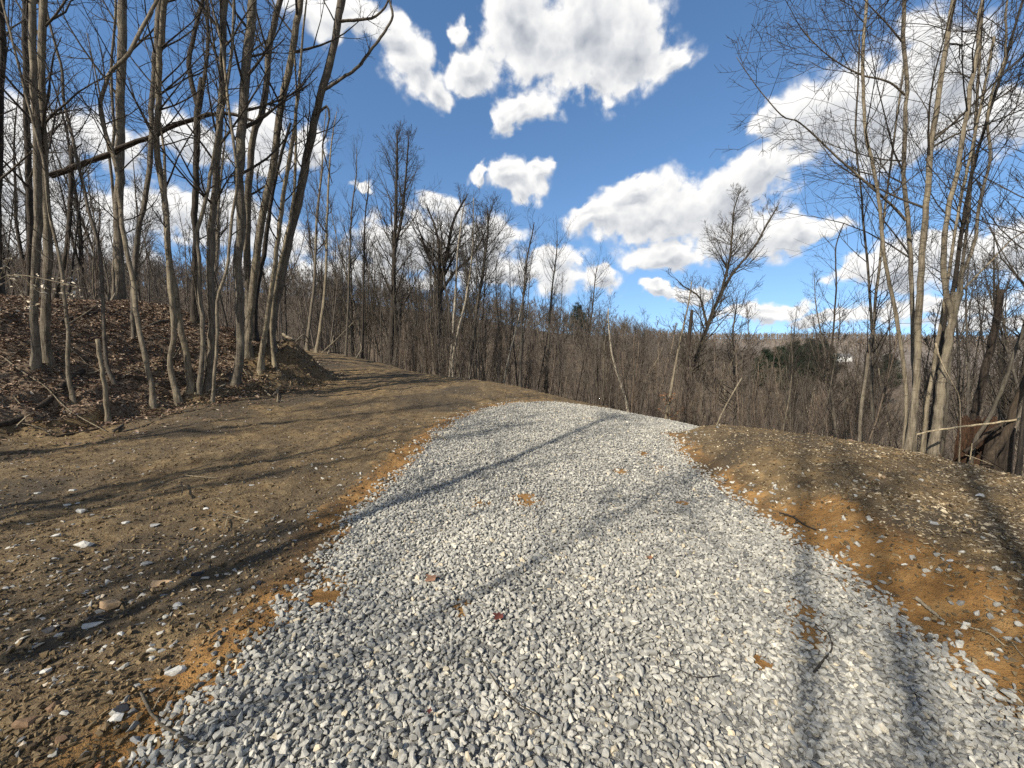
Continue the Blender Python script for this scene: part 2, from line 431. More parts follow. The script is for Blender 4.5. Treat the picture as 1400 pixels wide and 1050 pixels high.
# ------------------------------------------------------------------ loose stuff
import bmesh
def rock_template(seed, n=11, flat=.7):
    rg = np.random.default_rng(seed); bm = bmesh.new()
    p = norm(rg.normal(0, 1, (n, 3))) * rg.uniform(.75, 1.1, (n, 1)) * np.array([1.12, .86, flat])
    for q in p: bm.verts.new(q)
    r = bmesh.ops.convex_hull(bm, input=bm.verts)
    bmesh.ops.delete(bm, geom=[g for g in r['geom_interior'] if isinstance(g, bmesh.types.BMVert)], context='VERTS')
    bmesh.ops.triangulate(bm, faces=bm.faces); bmesh.ops.recalc_face_normals(bm, faces=bm.faces)
    bm.verts.ensure_lookup_table(); bm.verts.index_update()
    v = np.array([w.co[:] for w in bm.verts]); f = np.array([[w.index for w in g.verts] for g in bm.faces]); bm.free()
    return v, f
def rotm(rg, n, tilt):
    a = rg.uniform(0, 2 * math.pi, n); b = rg.normal(0, tilt, n); c = rg.normal(0, tilt, n)
    ca, sa, cb, sb, cc, s_ = np.cos(a), np.sin(a), np.cos(b), np.sin(b), np.cos(c), np.sin(c)
    z = np.zeros(n); o = np.ones(n)
    A = np.stack([ca, -sa, z, sa, ca, z, z, z, o], 1).reshape(n, 3, 3)
    B = np.stack([o, z, z, z, cb, -sb, z, sb, cb], 1).reshape(n, 3, 3)
    C_ = np.stack([cc, z, s_, z, o, z, -s_, z, cc], 1).reshape(n, 3, 3)
    return A @ B @ C_
def scatter(name, P, S, rnd, temps, mat, tilt, rg, stuff=True, stretch=None):
    V = []; Fc = []; A = []; o = 0
    k = rg.integers(0, len(temps), len(P))
    Rm = rotm(rg, len(P), tilt)
    for i, (tv, tf) in enumerate(temps):
        m = np.where(k == i)[0]
        if not len(m): continue
        w = tv[None] * S[m][:, None, None]
        if stretch is not None: w = w * stretch[m][:, None, :]
        w = np.einsum('nij,nvj->nvi', Rm[m], w) + P[m][:, None, :]
        V.append(w.reshape(-1, 3)); A.append(np.repeat(rnd[m], len(tv)))
        Fc.append((tf[None] + o + (np.arange(len(m)) * len(tv))[:, None, None]).reshape(-1, tf.shape[1])); o += len(m) * len(tv)
    me = mesh(name, np.concatenate(V), [np.concatenate(Fc)], mat, {'rnd': np.concatenate(A)}, smooth=False)
    return tag(link(name, me), kind='stuff') if stuff else me
def grid_pts(x0, x1, y0, y1, s, rg, jit=.95):
    gx, gy = np.meshgrid(np.arange(x0, x1, s), np.arange(y0, y1, s))
    gx = gx.ravel() + rg.uniform(-.5, .5, gx.size) * s * jit; gy = gy.ravel() + rg.uniform(-.5, .5, gy.size) * s * jit
    return gx, gy

ROCKS = [rock_template(100 + i, 17, .66 + .03 * (i % 6)) for i in range(18)]
ROCKS_LO = [rock_template(200 + i, 8, .65) for i in range(10)]
STONE = stone_mat('gravel_stone', [(0, (.12, .118, .108)), (.22, (.215, .208, .186)), (.5, (.33, .315, .272)), (.75, (.44, .415, .35)), (.9, (.52, .485, .40)), (1, (.47, .40, .28))])
def road_points(s, y0, y1, cover, rg):
    gx, gy = grid_pts(-2.4, 9 if y1 > 6 else 3.0, y0, y1, s, rg)
    e = sdist(ROAD, gx, gy) + (fbm(gx * 2.3, gy * 2.3, 3, 81) - .5) * .34
    keep = rg.random(gx.size) < np.clip((e + .16) / .22, 0, 1) * cover
    for hx, hy, hr in HOLEP:
        keep &= rg.random(gx.size) < sstep(hr * .30, hr * 1.0, np.hypot(gx - hx, (gy - hy) * .8) + (fbm(gx * 9, gy * 9, 2, 83) - .5) * hr * 1.3) + .12
    keep &= np.abs(gx - .2) < gy * 1.32 + 1.2
    return gx[keep], gy[keep]
def gravel():
    rg = np.random.default_rng(5)
    PX = []; S = []; LO = []
    for (s, y0, y1, cov, sz, lift) in ((.0205, .9, 3.6, 1, (.0085, .0185), .002), (.029, .9, 3.6, .85, (.010, .0215), .013), (.0285, 3.6, 12.2, 1, (.013, .023), .003), (.046, 3.6, 12.2, .7, (.014, .026), .014)):
        gx, gy = road_points(s, y0, y1, cov, rg)
        size = rg.uniform(sz[0], sz[1], gx.size) * np.where(rg.random(gx.size) < .05, 1.4, 1)
        PX.append(np.stack([gx, gy, ground(gx, gy) + lift + rg.uniform(-.004, .006, gx.size)], 1)); S.append(size); LO.append(np.full(gx.size, y0 > 3.5))
    # strays rolled onto the clay shoulders
    gx = rg.uniform(-3.2, 4.2, 26000); gy = 1 + rg.random(26000) ** 1.3 * 9
    e = -sdist(ROAD, gx, gy)
    cl = fbm(gx * 1.6, gy * 1.6, 2, 85)
    k = (e > .0) & (rg.random(gx.size) < np.exp(-e / np.where(gx > 1.5, .30, .22)) * np.where(gx > 1.5, .95, .6) * sstep(.40, .60, cl)) & (np.abs(gx) < gy * 1.35 + .3)
    gx, gy = gx[k], gy[k]
    PX.append(np.stack([gx, gy, ground(gx, gy) + .004], 1)); S.append(rg.uniform(.011, .024, gx.size)); LO.append(np.zeros(gx.size, bool))
    P = np.concatenate(PX); S = np.concatenate(S); LO = np.concatenate(LO)
    base = np.clip(rg.normal(.46, .2, len(P)) + (fbm(P[:, 0] * 1.7, P[:, 1] * 1.7, 3, 87) - .5) * .35, 0, .95)
    rnd = np.where(rg.random(len(P)) < .02, 1., base)
    st = np.stack([rg.uniform(.85, 1.3, len(P)), rg.uniform(.8, 1.05, len(P)), rg.uniform(.65, 1.05, len(P))], 1)
    V = []
    hi = ~LO
    me1 = scatter('g', P[hi], S[hi], rnd[hi], ROCKS, STONE, .5, rg, False, st[hi])
    me2 = scatter('g', P[LO], S[LO], rnd[LO], ROCKS_LO, STONE, .5, rg, False, st[LO])
    return me1, me2
def join_meshes(name, a, b, mat):
    out = []
    for m in (a, b):
        v = np.zeros(len(m.vertices) * 3, np.float32); m.vertices.foreach_get('co', v)
        l = np.zeros(len(m.loops), np.int32); m.loops.foreach_get('vertex_index', l)
        r = np.zeros(len(m.vertices), np.float32); m.attributes['rnd'].data.foreach_get('value', r)
        out.append((v.reshape(-1, 3), l.reshape(-1, 3), r))
    me = mesh(name, np.concatenate([out[0][0], out[1][0]]), [np.concatenate([out[0][1], out[1][1] + len(out[0][0])])], mat, {'rnd': np.concatenate([out[0][2], out[1][2]])}, smooth=False)
    bpy.data.meshes.remove(a); bpy.data.meshes.remove(b)
    return me
ga, gb = gravel()
tag(link('gravel', join_meshes('gravel', ga, gb, STONE)), kind='stuff')

# pebbles, clods and shale chips pressed into the dirt
def dirt_scatter(name, n, size, stops, dens, flat, seed, tilt=.35, sink=.25, ymax=15., temps=ROCKS_LO, xr=(-12, 9)):
    rg = np.random.default_rng(seed)
    y = 1.05 + rg.random(n) ** 1.7 * (ymax - 1.05); x = rg.uniform(-1, 1, n) * (y * 1.36 + .6)
    k = (sdist(ROAD, x, y) < -.03) & (rg.random(n) < dens(x, y)) & (x > xr[0]) & (x < xr[1])
    x, y = x[k], y[k]
    s = size[0] * (size[1] / size[0]) ** (rg.random(len(x)) ** 1.8)
    z = ground(x, y) + s * flat * (.5 - sink)
    st = np.stack([rg.uniform(.8, 1.5, len(x)), rg.uniform(.7, 1.1, len(x)), np.full(len(x), flat)], 1)
    return scatter(name, np.stack([x, y, z], 1), s, rg.random(len(x)), temps, stone_mat(name + '_stone', stops), tilt, rg, True, st)
FLAKE = [rock_template(700 + i, 6, .6) for i in range(10)]
NB = lambda x, y: (sdist(BANK, x, y) < .4) * 1.
left = lambda x, y: NB(x, y) * (x < 1) * (.25 + .75 * sstep(.4, .65, fbm(x * .8, y * .8, 3, 91)))
right = lambda x, y: (x > 1.5) * (x < 5.6 + .2 * y) * (.3 + .7 * sstep(.35, .6, fbm(x * 1.1, y * 1.1, 3, 93))) * sstep(.35, .85, -sdist(ROAD, x, y) + .5 * sstep(3, 4, y))
alld = lambda x, y: NB(x, y)
dirt_scatter('pebbles', 30000, (.006, .025), [(0, (.16, .155, .145)), (.5, (.32, .3, .26)), (.8, (.45, .42, .36)), (1, (.4, .28, .15))], lambda x, y: left(x, y) * .45, .6, 11)
dirt_scatter('dirt_clods', 90000, (.004, .021), [(0, (.06, .041, .021)), (.5, (.135, .094, .047)), (1, (.22, .158, .082))], alld, .95, 12, .8, .1)
dirt_scatter('shale_chips', 150000, (.006, .024), [(0, (.07, .055, .036)), (.3, (.17, .13, .08)), (.6, (.31, .245, .155)), (1, (.5, .41, .27))], right, .38, 13, .35, .15, 10., FLAKE)
dirt_scatter('dark_chips', 14000, (.006, .022), [(0, (.018, .018, .02)), (.6, (.04, .038, .036)), (1, (.1, .085, .07))], lambda x, y: alld(x, y) * sstep(.52, .66, fbm(x * .55 + 9, y * .8, 4, 71)), .5, 14)

FACE = lambda x, y: sstep(-.5, .1, sdist(BANK, x, y)) * (1 - sstep(1.6, 2.4, sdist(BANK, x, y))) * (x > -8) * (y > 8)
dirt_scatter('bank_clods', 160000, (.012, .06), [(0, (.04, .028, .016)), (.5, (.11, .078, .042)), (.85, (.2, .145, .08)), (1, (.32, .26, .17))], FACE, .7, 15, .8, .1, 14.)
# leaf litter: small curled leaves
LEAF = stone_mat('leaf_litter', [(0, (.055, .034, .022)), (.35, (.135, .083, .053)), (.7, (.23, .155, .10)), (.92, (.34, .255, .18)), (1, (.48, .40, .31))], .7)
def leaf_template(seed):
    rg = np.random.default_rng(seed); c = rg.uniform(.1, .5); d = rg.uniform(-.1, .35)
    v = np.array([(-1, 0, d), (-.45, .42, c), (.35, .5, c * .8), (1, .05, d * .6), (.4, -.46, c), (-.4, -.5, c * .9), (-.4, 0, 0), (.4, 0, 0)])
    v[:, :2] += rg.normal(0, .1, (8, 2))
    f = np.array([(0, 6, 1), (1, 6, 7), (1, 7, 2), (2, 7, 3), (3, 7, 4), (4, 7, 6), (4, 6, 5), (5, 6, 0)])
    return v, f
LEAVES = [leaf_template(300 + i) for i in range(8)]
def leaves(name, n, xr, yr, dens, size, seed, bias=0.):
    rg = np.random.default_rng(seed)
    x = rg.uniform(*xr, n); y = rg.uniform(*yr, n)
    k = rg.random(n) < dens(x, y); x, y = x[k], y[k]
    P = np.stack([x, y, ground(x, y) + rg.uniform(.0, .03, len(x))], 1)
    return scatter(name, P, rg.uniform(size[0], size[1], len(x)), np.clip(rg.beta(1.6, 2.2, len(x)) + bias, 0, 1), LEAVES, LEAF, .5, rg)
leaves('leaf_litter', 110000, (-17, -4.8), (4.6, 16), lambda x, y: sstep(-.25, .35, sdist(BANK, x, y) + (fbm(x, y, 2, 95) - .5)) * (1 - .75 * sstep(-7.4, -6.2, x) * sstep(9.3, 10.5, y)) + .03 * (sdist(BANK, x, y) < .3) * (sdist(BANK, x, y) > -1.5), (.019, .042), 15, .12)
leaves('woodland_leaves', 16000, (4.8, 14), (1.5, 12), lambda x, y: sstep(.2, 1.4, x - 5.0 - .12 * y) * .9 + .03 * (x < 5.5), (.03, .06), 16)

# ------------------------------------------------------------------ trees traced stem by stem
def stem_world(px, Y, ext, rg, drift=0., to_ground=True):
    """px: bottom-first photograph points; Y: depth (None = where the foot meets the ground)"""
    if Y is None:
        g = hit(*px[0]); Y = g[1]
    n = len(px)
    P = [at(a, b, Y + drift * (i / max(n - 1, 1)) ** 1.3) for i, (a, b) in enumerate(px)]
    P = np.array(P)
    if to_ground:
        g = gz(P[0, 0], P[0, 1])
        if P[0, 2] > g + .15: P = np.vstack([[P[0, 0], P[0, 1], g - .25], P])
        else:
            P[0, 2] = g + .0
            P = np.vstack([P[0] - [0, 0, .3], P])
    nt = len(P)
    if ext > 0:
        d = norm(P[-1] - P[-2]); k = max(3, int(ext / 1.3)); q = P[-1]
        E = []
        for i in range(k):
            d = norm(d + rg.normal(0, .07, 3) + np.array([0, 0, .1])); q = q + d * ext / k; E.append(q)
        P = np.vstack([P, E])
    return P, nt, Y
def make_stem(T, px, w0, w1, Y=None, ext=5., rg=None, drift=0., k=9, flare=True, to_ground=True, seg=4, tipr=.012):
    P, nt, Y = stem_world(px, Y, ext, rg, drift, to_ground)
    C = catmull(P, seg)
    n = len(C)
    i_top = (nt - 1) * seg
    L = np.concatenate([[0], np.cumsum(np.linalg.norm(np.diff(C, axis=0), axis=1))])
    n = max(n, 12); Ln = np.linspace(0, L[-1], n); Lt = L[i_top]
    C = np.stack([np.interp(Ln, L, C[:, i]) for i in range(3)], 1); L = Ln
    cp0 = 1 / math.hypot((px[0][0] - 700) / F, 1); cp1 = 1 / math.hypot((px[-1][0] - 700) / F, 1)
    r0 = w0 * .5 * Y / F * cp0; r1 = w1 * .5 * Y / F * cp1
    r = np.interp(L, [0, Lt, L[-1] + 1e-6] if ext > 0 else [0, L[-1]], [r0, r1, tipr] if ext > 0 else [r0, r1])
    if flare: r = r * (1 + .6 * np.exp(-np.maximum(L - .3, 0) / .16))
    C[1:-1] += rg.normal(0, 1, (n - 2, 3)) * np.minimum(.012, r[1:-1, None] * .12)
    T.add(C, r, k, True, .2)
    return C, r, L, Y
def tree(label, stems, tm='bark_grey', cm='twig_grey', name='bare_tree', cat='tree', group=None, seed=1, broken=False, fine=1.):
    rg = np.random.default_rng(seed)
    T = Tubes(); K = Tubes(); org = None
    for s in stems:
        C, r, L, Y = make_stem(T, s['p'], s['w'][0], s['w'][1], s.get('Y'), s.get('ext', 5.), rg, s.get('drift', 0.), s.get('k', 9), s.get('flare', True), s.get('tg', True), tipr=s.get('tip', .012))
        if org is None: org = C[0] + np.array([0, 0, .28]) if s.get('tg', True) else C[0]
        if s.get('n', 24):
            z0 = s.get('z0', 2.2)
            st = s.get('t0')
            if st is None:
                zz = C[:, 2] - C[0, 2]; st = float(np.interp(z0, np.maximum.accumulate(zz) + np.arange(len(zz)) * 1e-6, np.linspace(0, 1, len(zz))))
            crown(K, C, r, rg, min(st, .9), max(2, int(s.get('n', 24) * (.78 if C[0, 0] < -4 and Y < 13.5 else 1))), s.get('L', 2.6) * s.get('Lk', 1.2), s.get('n2', 6), s.get('n3', 4), s.get('ang', (35, 65)), s.get('up', .10), s.get('rmin', .0022), wander=s.get('wd', .095), fall=s.get('fall', .5))
    root = empty(name, org, label, cat, group)
    link('trunk', T.build('trunk', M[tm], org), root)
    if K.V: link('crown', K.build('crown', M[cm], org), root)
    return root

D = dict
# --- the clump on the leaf-strewn bank, left of the photograph (points run foot first)
tree('grey trunk running straight up along the left edge of the photo', [D(p=[(-6, 470), (-4, 300), (0, 150), (4, 70), (2, 0)], w=(13, 10), Y=8.5, n=14, L=2.4)], 'bark_dark', seed=11)
tree('thick smooth grey trunk, brightest of the three standing together at far left', [D(p=[(50, 513), (48, 470), (47, 400), (52, 300), (50, 200), (46, 100), (44, 0)], w=(16, 11), ext=6, z0=4, n=22, L=2.8)], 'bark_warm', seed=12)
tree('dark trunk close against the right side of the bright smooth trunk at far left', [D(p=[(65, 503), (61, 430), (66, 333), (60, 233), (56, 100), (60, 0)], w=(15, 11), ext=6, z0=3.6, n=22, L=2.6)], 'bark_grey', seed=13)
tree('narrow dark trunk behind the two thick trunks at far left', [D(p=[(40, 430), (42, 340), (40, 260), (36, 150), (35, 0)], w=(12, 10), Y=11, ext=5, n=20, L=2.6)], 'bark_dark', seed=14)
tree('thin bent sapling right of the three far left trunks, foot beside a fallen log', [D(p=[(100, 547), (93, 507), (93, 450), (87, 400), (83, 360), (70, 303), (64, 262), (58, 215)], w=(6.5, 4), ext=2.5, z0=2.2, n=14, L=1.6, n3=3)], 'bark_grey', seed=15)
tree('wavering slender tree whose foot curves left beside the cut stub', [D(p=[(157, 530), (148, 507), (143, 467), (140, 400), (136, 343), (120, 283), (104, 210), (88, 140), (85, 97), (75, 60), (63, 12)], w=(6.5, 4), ext=3, z0=2.8, n=18, L=1.9)], 'bark_grey', seed=16)
tree('dead dark snag with a splintered top that props the lodged log', [D(p=[(77, 417), (80, 387), (90, 347), (95, 300), (98, 233), (98, 200)], w=(10, 7.5), Y=12.2, ext=0, n=0), D(p=[(98, 212), (104, 203), (112, 197)], w=(4, 1.5), Y=12.2, ext=0, n=0, tg=False, flare=False), D(p=[(97, 215), (96, 203), (100, 194)], w=(4, 1), Y=12.2, ext=0, n=0, tg=False, flare=False)], 'bark_dark', name='dead_snag', seed=17)
tree('tall straight grey tree rising from the top of the bank behind the wavering saplings', [D(p=[(163, 433), (165, 400), (163, 350), (162, 300), (163, 250), (165, 200), (165, 133), (167, 67), (167, 0)], w=(12.5, 11), Y=12.3, ext=7, z0=3.6, n=26, L=3.0), D(p=[(155, 415), (157, 350), (157, 290)], w=(8, 6), Y=12.5, ext=5, n=10, L=1.6)], 'bark_grey', seed=18)
tree('pale snaking stem that crosses in front of the tall straight tree on the bank', [D(p=[(210, 560), (207, 527), (197, 480), (187, 433), (183, 387), (173, 345), (164, 283), (160, 233), (153, 207), (143, 177), (137, 143), (143, 122), (150, 100), (173, 77), (192, 43)], w=(7.5, 5), ext=3, z0=3.6, n=18, L=1.8), D(p=[(153, 205), (156, 175), (153, 130), (152, 90), (157, 30), (158, 0)], w=(5, 4), Y=8.6, tg=False, flare=False, ext=3, n=10, L=1.6, t0=.2)], 'bark_warm', seed=19)
tree('slim dark tree right of the pale snaking stem, kinked low down', [D(p=[(180, 553), (183, 500), (182, 433), (185, 357), (190, 310), (200, 267), (207, 200), (208, 133), (213, 67), (218, 0)], w=(7, 8), Y=9.2, ext=6, z0=3.4, n=22, L=2.5)], 'bark_grey', seed=20)
tree('curving two stemmed tree, the pair of feet splayed at the front of the bank', [D(p=[(262, 540), (255, 483), (247, 450), (240, 400), (230, 350), (227, 283), (218, 233), (213, 183), (217, 150), (217, 100), (222, 40), (226, 0)], w=(8.5, 7), ext=6, z0=3.5, n=22, L=2.4), D(p=[(245, 547), (233, 500), (237, 467), (237, 433), (231, 367), (229, 320)], w=(8.5, 6), ext=2.5, n=6, L=1.2, t0=.5)], 'bark_warm', seed=21)
tree('dark tree with a swollen broken fork holding the upper end of the lodged log', [D(p=[(268, 470), (267, 347), (267, 300), (268, 233), (270, 150), (272, 140)], w=(11, 10), Y=11, ext=.6, n=4, L=1.2, tip=.05), D(p=[(271, 150), (263, 117), (258, 83), (265, 50), (277, 0)], w=(7, 5), Y=11, tg=False, flare=False, ext=5, n=16, L=2.0, t0=.1), D(p=[(272, 152), (279, 110), (284, 60), (282, 0)], w=(6, 4), Y=11, tg=False, flare=False, ext=4, n=12, L=1.8, t0=.2)], 'bark_dark', seed=22)
tree('warm brown stem with a scarred crook, leftmost of the tight group of four', [D(p=[(272, 540), (278, 467), (273, 400), (272, 350), (268, 320), (277, 290), (288, 240), (296, 190)], w=(8.5, 5), ext=6, z0=3, n=18, L=1.9)], 'bark_warm', seed=23)
tree('straight grey stem second in the tight group of four on the bank', [D(p=[(282, 533), (287, 500), (290, 450), (288, 367), (290, 310), (293, 283), (297, 217), (302, 150), (305, 83), (307, 0)], w=(10, 8.5), ext=6, z0=4, n=24, L=2.5)], 'bark_grey', seed=24)
tree('thin crooked pale sapling in front of the group of four, foot at the dirt edge', [D(p=[(290, 552), (297, 467), (297, 410), (310, 367), (317, 300), (324, 255), (320, 200), (313, 150)], w=(6, 4.5), ext=3.5, z0=3.2, n=14, L=1.6)], 'bark_warm', seed=25)
tree('tall grey tree with its foot swept left, at the corner of the eroded bank', [D(p=[(320, 528), (328, 500), (328, 450), (327, 400), (325, 350), (330, 300), (327, 233), (333, 150), (337, 83), (344, 0)], w=(11, 11), ext=6, z0=4.4, n=24, L=2.6)], 'bark_warm', seed=26)
tree('broad trunk forking into a bowed limb, just right of the swept foot tree', [D(p=[(338, 485), (340, 400), (337, 347), (338, 290), (340, 250), (347, 187), (363, 133), (367, 67), (376, 30), (383, 0)], w=(13, 8), Y=10.6, ext=5, z0=3.8, n=22, L=2.4)], 'bark_grey', seed=27)
tree('thick leaning trunk rooted in the dark hollow of the bank', [D(p=[(339, 490), (340, 450), (347, 383), (358, 300), (372, 233), (383, 150), (397, 83), (410, 0)], w=(13, 9), Y=10.4, ext=6, z0=4.2, n=24, L=2.6)], 'bark_grey', seed=28)
tree('blackened dead snag with a pointed top leaning behind the thick trunk', [D(p=[(348, 447), (353, 383), (363, 333), (372, 267), (383, 217), (397, 168)], w=(10, 4), Y=11.3, ext=0, n=0)], 'bark_dark', name='dead_snag', seed=29)
tree('rightmost tree on the bank, one long limb sweeping right over the sky', [D(p=[(368, 475), (373, 433), (387, 367), (397, 317), (410, 267), (423, 200), (440, 123), (457, 60), (467, 0)], w=(12, 7.5), Y=10.9, ext=5, z0=4.4, n=20, L=1.7, fall=.3), D(p=[(441, 124), (483, 97), (500, 78), (513, 60), (527, 42), (537, 22), (533, 4)], w=(5, 3), Y=10.9, tg=False, flare=False, tip=.003, ext=.7, n=7, L=.9, n2=4, t0=.3), D(p=[(464, 29), (490, 27), (510, 24), (525, 12), (531, 0)], w=(3.5, 2), Y=10.9, tg=False, flare=False, tip=.003, ext=.6, n=6, L=.7, n2=4, t0=.3), D(p=[(428, 165), (446, 145), (450, 160), (445, 185), (441, 200), (447, 225), (454, 250)], w=(3.5, 1.2), Y=10.9, tg=False, flare=False, ext=0, n=4, L=.5, n2=3, t0=.3)], 'bark_grey', seed=30)
tree('twin pale grey stems leaning right at the lip of the eroded bank', [D(p=[(357, 495), (367, 427), (380, 333), (387, 270), (398, 205)], w=(7.5, 5), Y=10.2, ext=4, z0=3.4, n=16, L=1.7), D(p=[(371, 440), (379, 380), (390, 330), (400, 280), (404, 230)], w=(4.5, 3.5), Y=10.5, tg=True, ext=3, z0=2.4, n=12, L=1.4)], 'bark_warm', seed=31)
tree('broken stub of a sapling with a bleached cut top, standing alone at the dirt edge', [D(p=[(148, 577), (145, 545), (140, 507), (136, 485), (133, 464)], w=(7, 6), ext=0, n=0)], 'bark_warm', name='broken_stub', cat='tree stub', seed=32)
tree('dark slanting pole propped on the bank behind the cut stub', [D(p=[(178, 470), (160, 443), (145, 415), (110, 372)], w=(3, 2), Y=10.5, ext=0, n=3, L=.5, n2=3)], 'bark_dark', name='fallen_pole', cat='pole', seed=33)
tree('small rotten black stump on the leaves behind the splayed feet', [D(p=[(226, 482), (228, 472), (231, 462)], w=(9, 7), Y=10, ext=0, n=0)], 'rotten', name='stump', cat='stump', seed=34)

# --- the clump on the right berm
BR = 5.0
tree('slender pale tree bending left, first of the right hand clump', [D(p=[(1237, 596), (1239, 560), (1239, 530), (1235, 493), (1229, 457), (1225, 430), (1215, 382), (1208, 345), (1204, 299), (1200, 263), (1192, 218), (1183, 178), (1180, 105), (1181, 42), (1185, 0)], w=(7, 4.5), Y=5.6, ext=4, z0=2.9, n=26, L=1.9, n2=7, n3=4, up=.05, wd=.12, rmin=.0022)], 'bark_warm', seed=41)
tree('stout grey tree with the thickest lit trunk in the right hand clump', [D(p=[(1245, 603), (1250, 556), (1253, 514), (1255, 472), (1256, 432), (1258, 382), (1265, 299), (1270, 236), (1271, 216), (1277, 168), (1284, 126), (1292, 69), (1298, 31), (1304, 0)], w=(14, 8), Y=5.3, ext=5, z0=3.3, n=24, L=2.4, n2=7, up=.04, wd=.12, rmin=.0022)], 'bark_warm', seed=42)
tree('dark straight tree close behind the stout grey trunk, a long limb reaching left', [D(p=[(1251, 590), (1250, 520), (1248, 475), (1247, 432), (1244, 340), (1240, 295), (1236, 246), (1236, 215), (1238, 147), (1240, 117), (1236, 63), (1235, 31), (1236, 0)], w=(9, 6.5), Y=5.75, ext=5, z0=3.2, n=20, L=2.3, n2=7, up=.04, wd=.12, rmin=.0022),
    D(p=[(1238, 301), (1221, 282), (1204, 267), (1148, 218), (1110, 182), (1089, 165), (1070, 159), (1039, 124)], w=(4, 1.1), Y=5.75, drift=-.4, tg=False, flare=False, ext=.5, tip=.003, n=13, L=1.2, n2=5, t0=.2, up=.05, rmin=.0022),
    D(p=[(1238, 130), (1215, 112), (1180, 103), (1150, 88), (1125, 70), (1100, 45), (1090, 30)], w=(3.6, 1.1), Y=5.75, drift=-.5, tg=False, flare=False, ext=.6, tip=.003, n=13, L=1.2, n2=5, t0=.2, up=.05, rmin=.0022),
    D(p=[(1236, 60), (1215, 35), (1195, 14), (1175, -8)], w=(3.6, 1.1), Y=5.75, drift=-.3, tg=False, flare=False, ext=1.2, tip=.003, n=10, L=1.2, n2=5, t0=.2, up=.0, rmin=.0022)], 'bark_grey', seed=43)
tree('leaning pale tree that forks at mid height into a crooked left limb', [D(p=[(1277, 617), (1283, 566), (1288, 520), (1296, 472), (1303, 428)], w=(14, 11), Y=5.0, ext=.25, n=0, tip=.05),
    D(p=[(1302, 436), (1298, 415), (1292, 399), (1290, 362), (1292, 320), (1298, 278), (1305, 253), (1311, 228), (1312, 215), (1317, 178), (1324, 147), (1326, 117), (1332, 98), (1337, 63), (1339, 21), (1344, 0)], w=(9, 5), Y=5.0, tg=False, flare=False, ext=4.5, n=22, L=2.1, n2=7, t0=.2, up=.04, wd=.12, rmin=.0022),
    D(p=[(1303, 436), (1307, 422), (1314, 399), (1315, 374), (1326, 351), (1334, 320), (1338, 284), (1347, 246), (1354, 216), (1350, 168), (1353, 142), (1359, 117), (1372, 84), (1376, 42), (1377, 0)], w=(7.5, 4), Y=5.0, drift=.3, tg=False, flare=False, ext=4, n=22, L=1.9, n2=6, t0=.15, up=.04, wd=.12, rmin=.0022),
    D(p=[(1318, 395), (1340, 372), (1360, 352), (1380, 330), (1400, 317), (1430, 300)], w=(3.6, 1.4), Y=5.0, drift=.2, tg=False, flare=False, ext=1.2, tip=.003, n=10, L=1.1, n2=5, t0=.2, rmin=.0022)], 'bark_warm', seed=44)
tree('slim bright stem between the stout trunk and the leaning pale tree', [D(p=[(1263, 606), (1267, 556), (1273, 522), (1278, 489), (1281, 470), (1287, 440), (1293, 400)], w=(8, 5), Y=5.25, ext=3, z0=2.2, n=14, L=1.3, n2=5)], 'bark_warm', seed=45)
tree('shadowed brown trunk hidden behind the leaning pale tree', [D(p=[(1271, 608), (1277, 556), (1284, 493), (1290, 451), (1296, 415), (1306, 380)], w=(10, 8), Y=5.5, ext=4, z0=2.8, n=14, L=1.8)], 'bark_dark', seed=46)
tree('thin stem just right of the leaning pale trunk, half hidden by it', [D(p=[(1290, 604), (1295, 535), (1300, 482), (1307, 420), (1320, 330)], w=(6, 4), Y=5.6, ext=3, z0=2.4, n=14, L=1.4)], 'bark_warm', seed=47)
tree('lone whip thin sapling in front of the rotten red stump', [D(p=[(1312, 628), (1313, 577), (1311, 541), (1305, 530), (1300, 520)], w=(3, 2), Y=4.9, ext=.5, n=3, L=.4, n2=3, t0=.5, k=6)], 'dead_wood', name='sapling', cat='sapling', seed=48)
tree('dark shattered snag with a shaggy broken top at the right edge', [D(p=[(1328, 600), (1334, 560), (1345, 514), (1355, 472), (1363, 433), (1368, 396)], w=(16, 12), Y=6.6, ext=0, n=10, L=.7, n2=4, n3=0, t0=.7), D(p=[(1366, 410), (1372, 398), (1384, 392)], w=(9, 2), Y=6.6, tg=False, flare=False, ext=0, n=4, L=.4, n2=2, n3=0, t0=.1), D(p=[(1366, 408), (1364, 395), (1366, 384)], w=(8, 2), Y=6.6, tg=False, flare=False, ext=0, n=0)], 'rotten', name='dead_snag', seed=49)
tree('slanting grey trunk with a bleached lower side over the rotten stump', [D(p=[(1330, 610), (1342, 590), (1351, 574), (1363, 547), (1376, 518), (1388, 476), (1399, 452), (1412, 400)], w=(9, 7), Y=5.1, ext=3, z0=2, n=12, L=1.5)], 'bark_wood', name='leaning_tree', seed=50)
tree('dark heavy trunk slanting out of frame beside the black hollow at the right edge', [D(p=[(1352, 632), (1372, 598), (1388, 556), (1402, 520), (1425, 440)], w=(20, 10), Y=4.8, ext=4, z0=2.2, n=12, L=1.6)], 'rotten', name='leaning_tree', seed=51)
tree('trunk crossing the lower right edge of the photo', [D(p=[(1392, 640), (1400, 570), (1410, 480), (1425, 300)], w=(9, 7), Y=4.6, ext=4, n=12, L=1.8)], 'bark_dark', seed=52)
tree('left of two thin yellowish trees standing close together at the back of the berm', [D(p=[(1176, 588), (1179, 547), (1185, 506), (1188, 474), (1194, 450), (1197, 410), (1203, 360), (1208, 300)], w=(6, 3), Y=7.5, ext=2.5, z0=2.5, n=20, L=1.7, n2=5, up=.2)], 'bark_warm', seed=53)
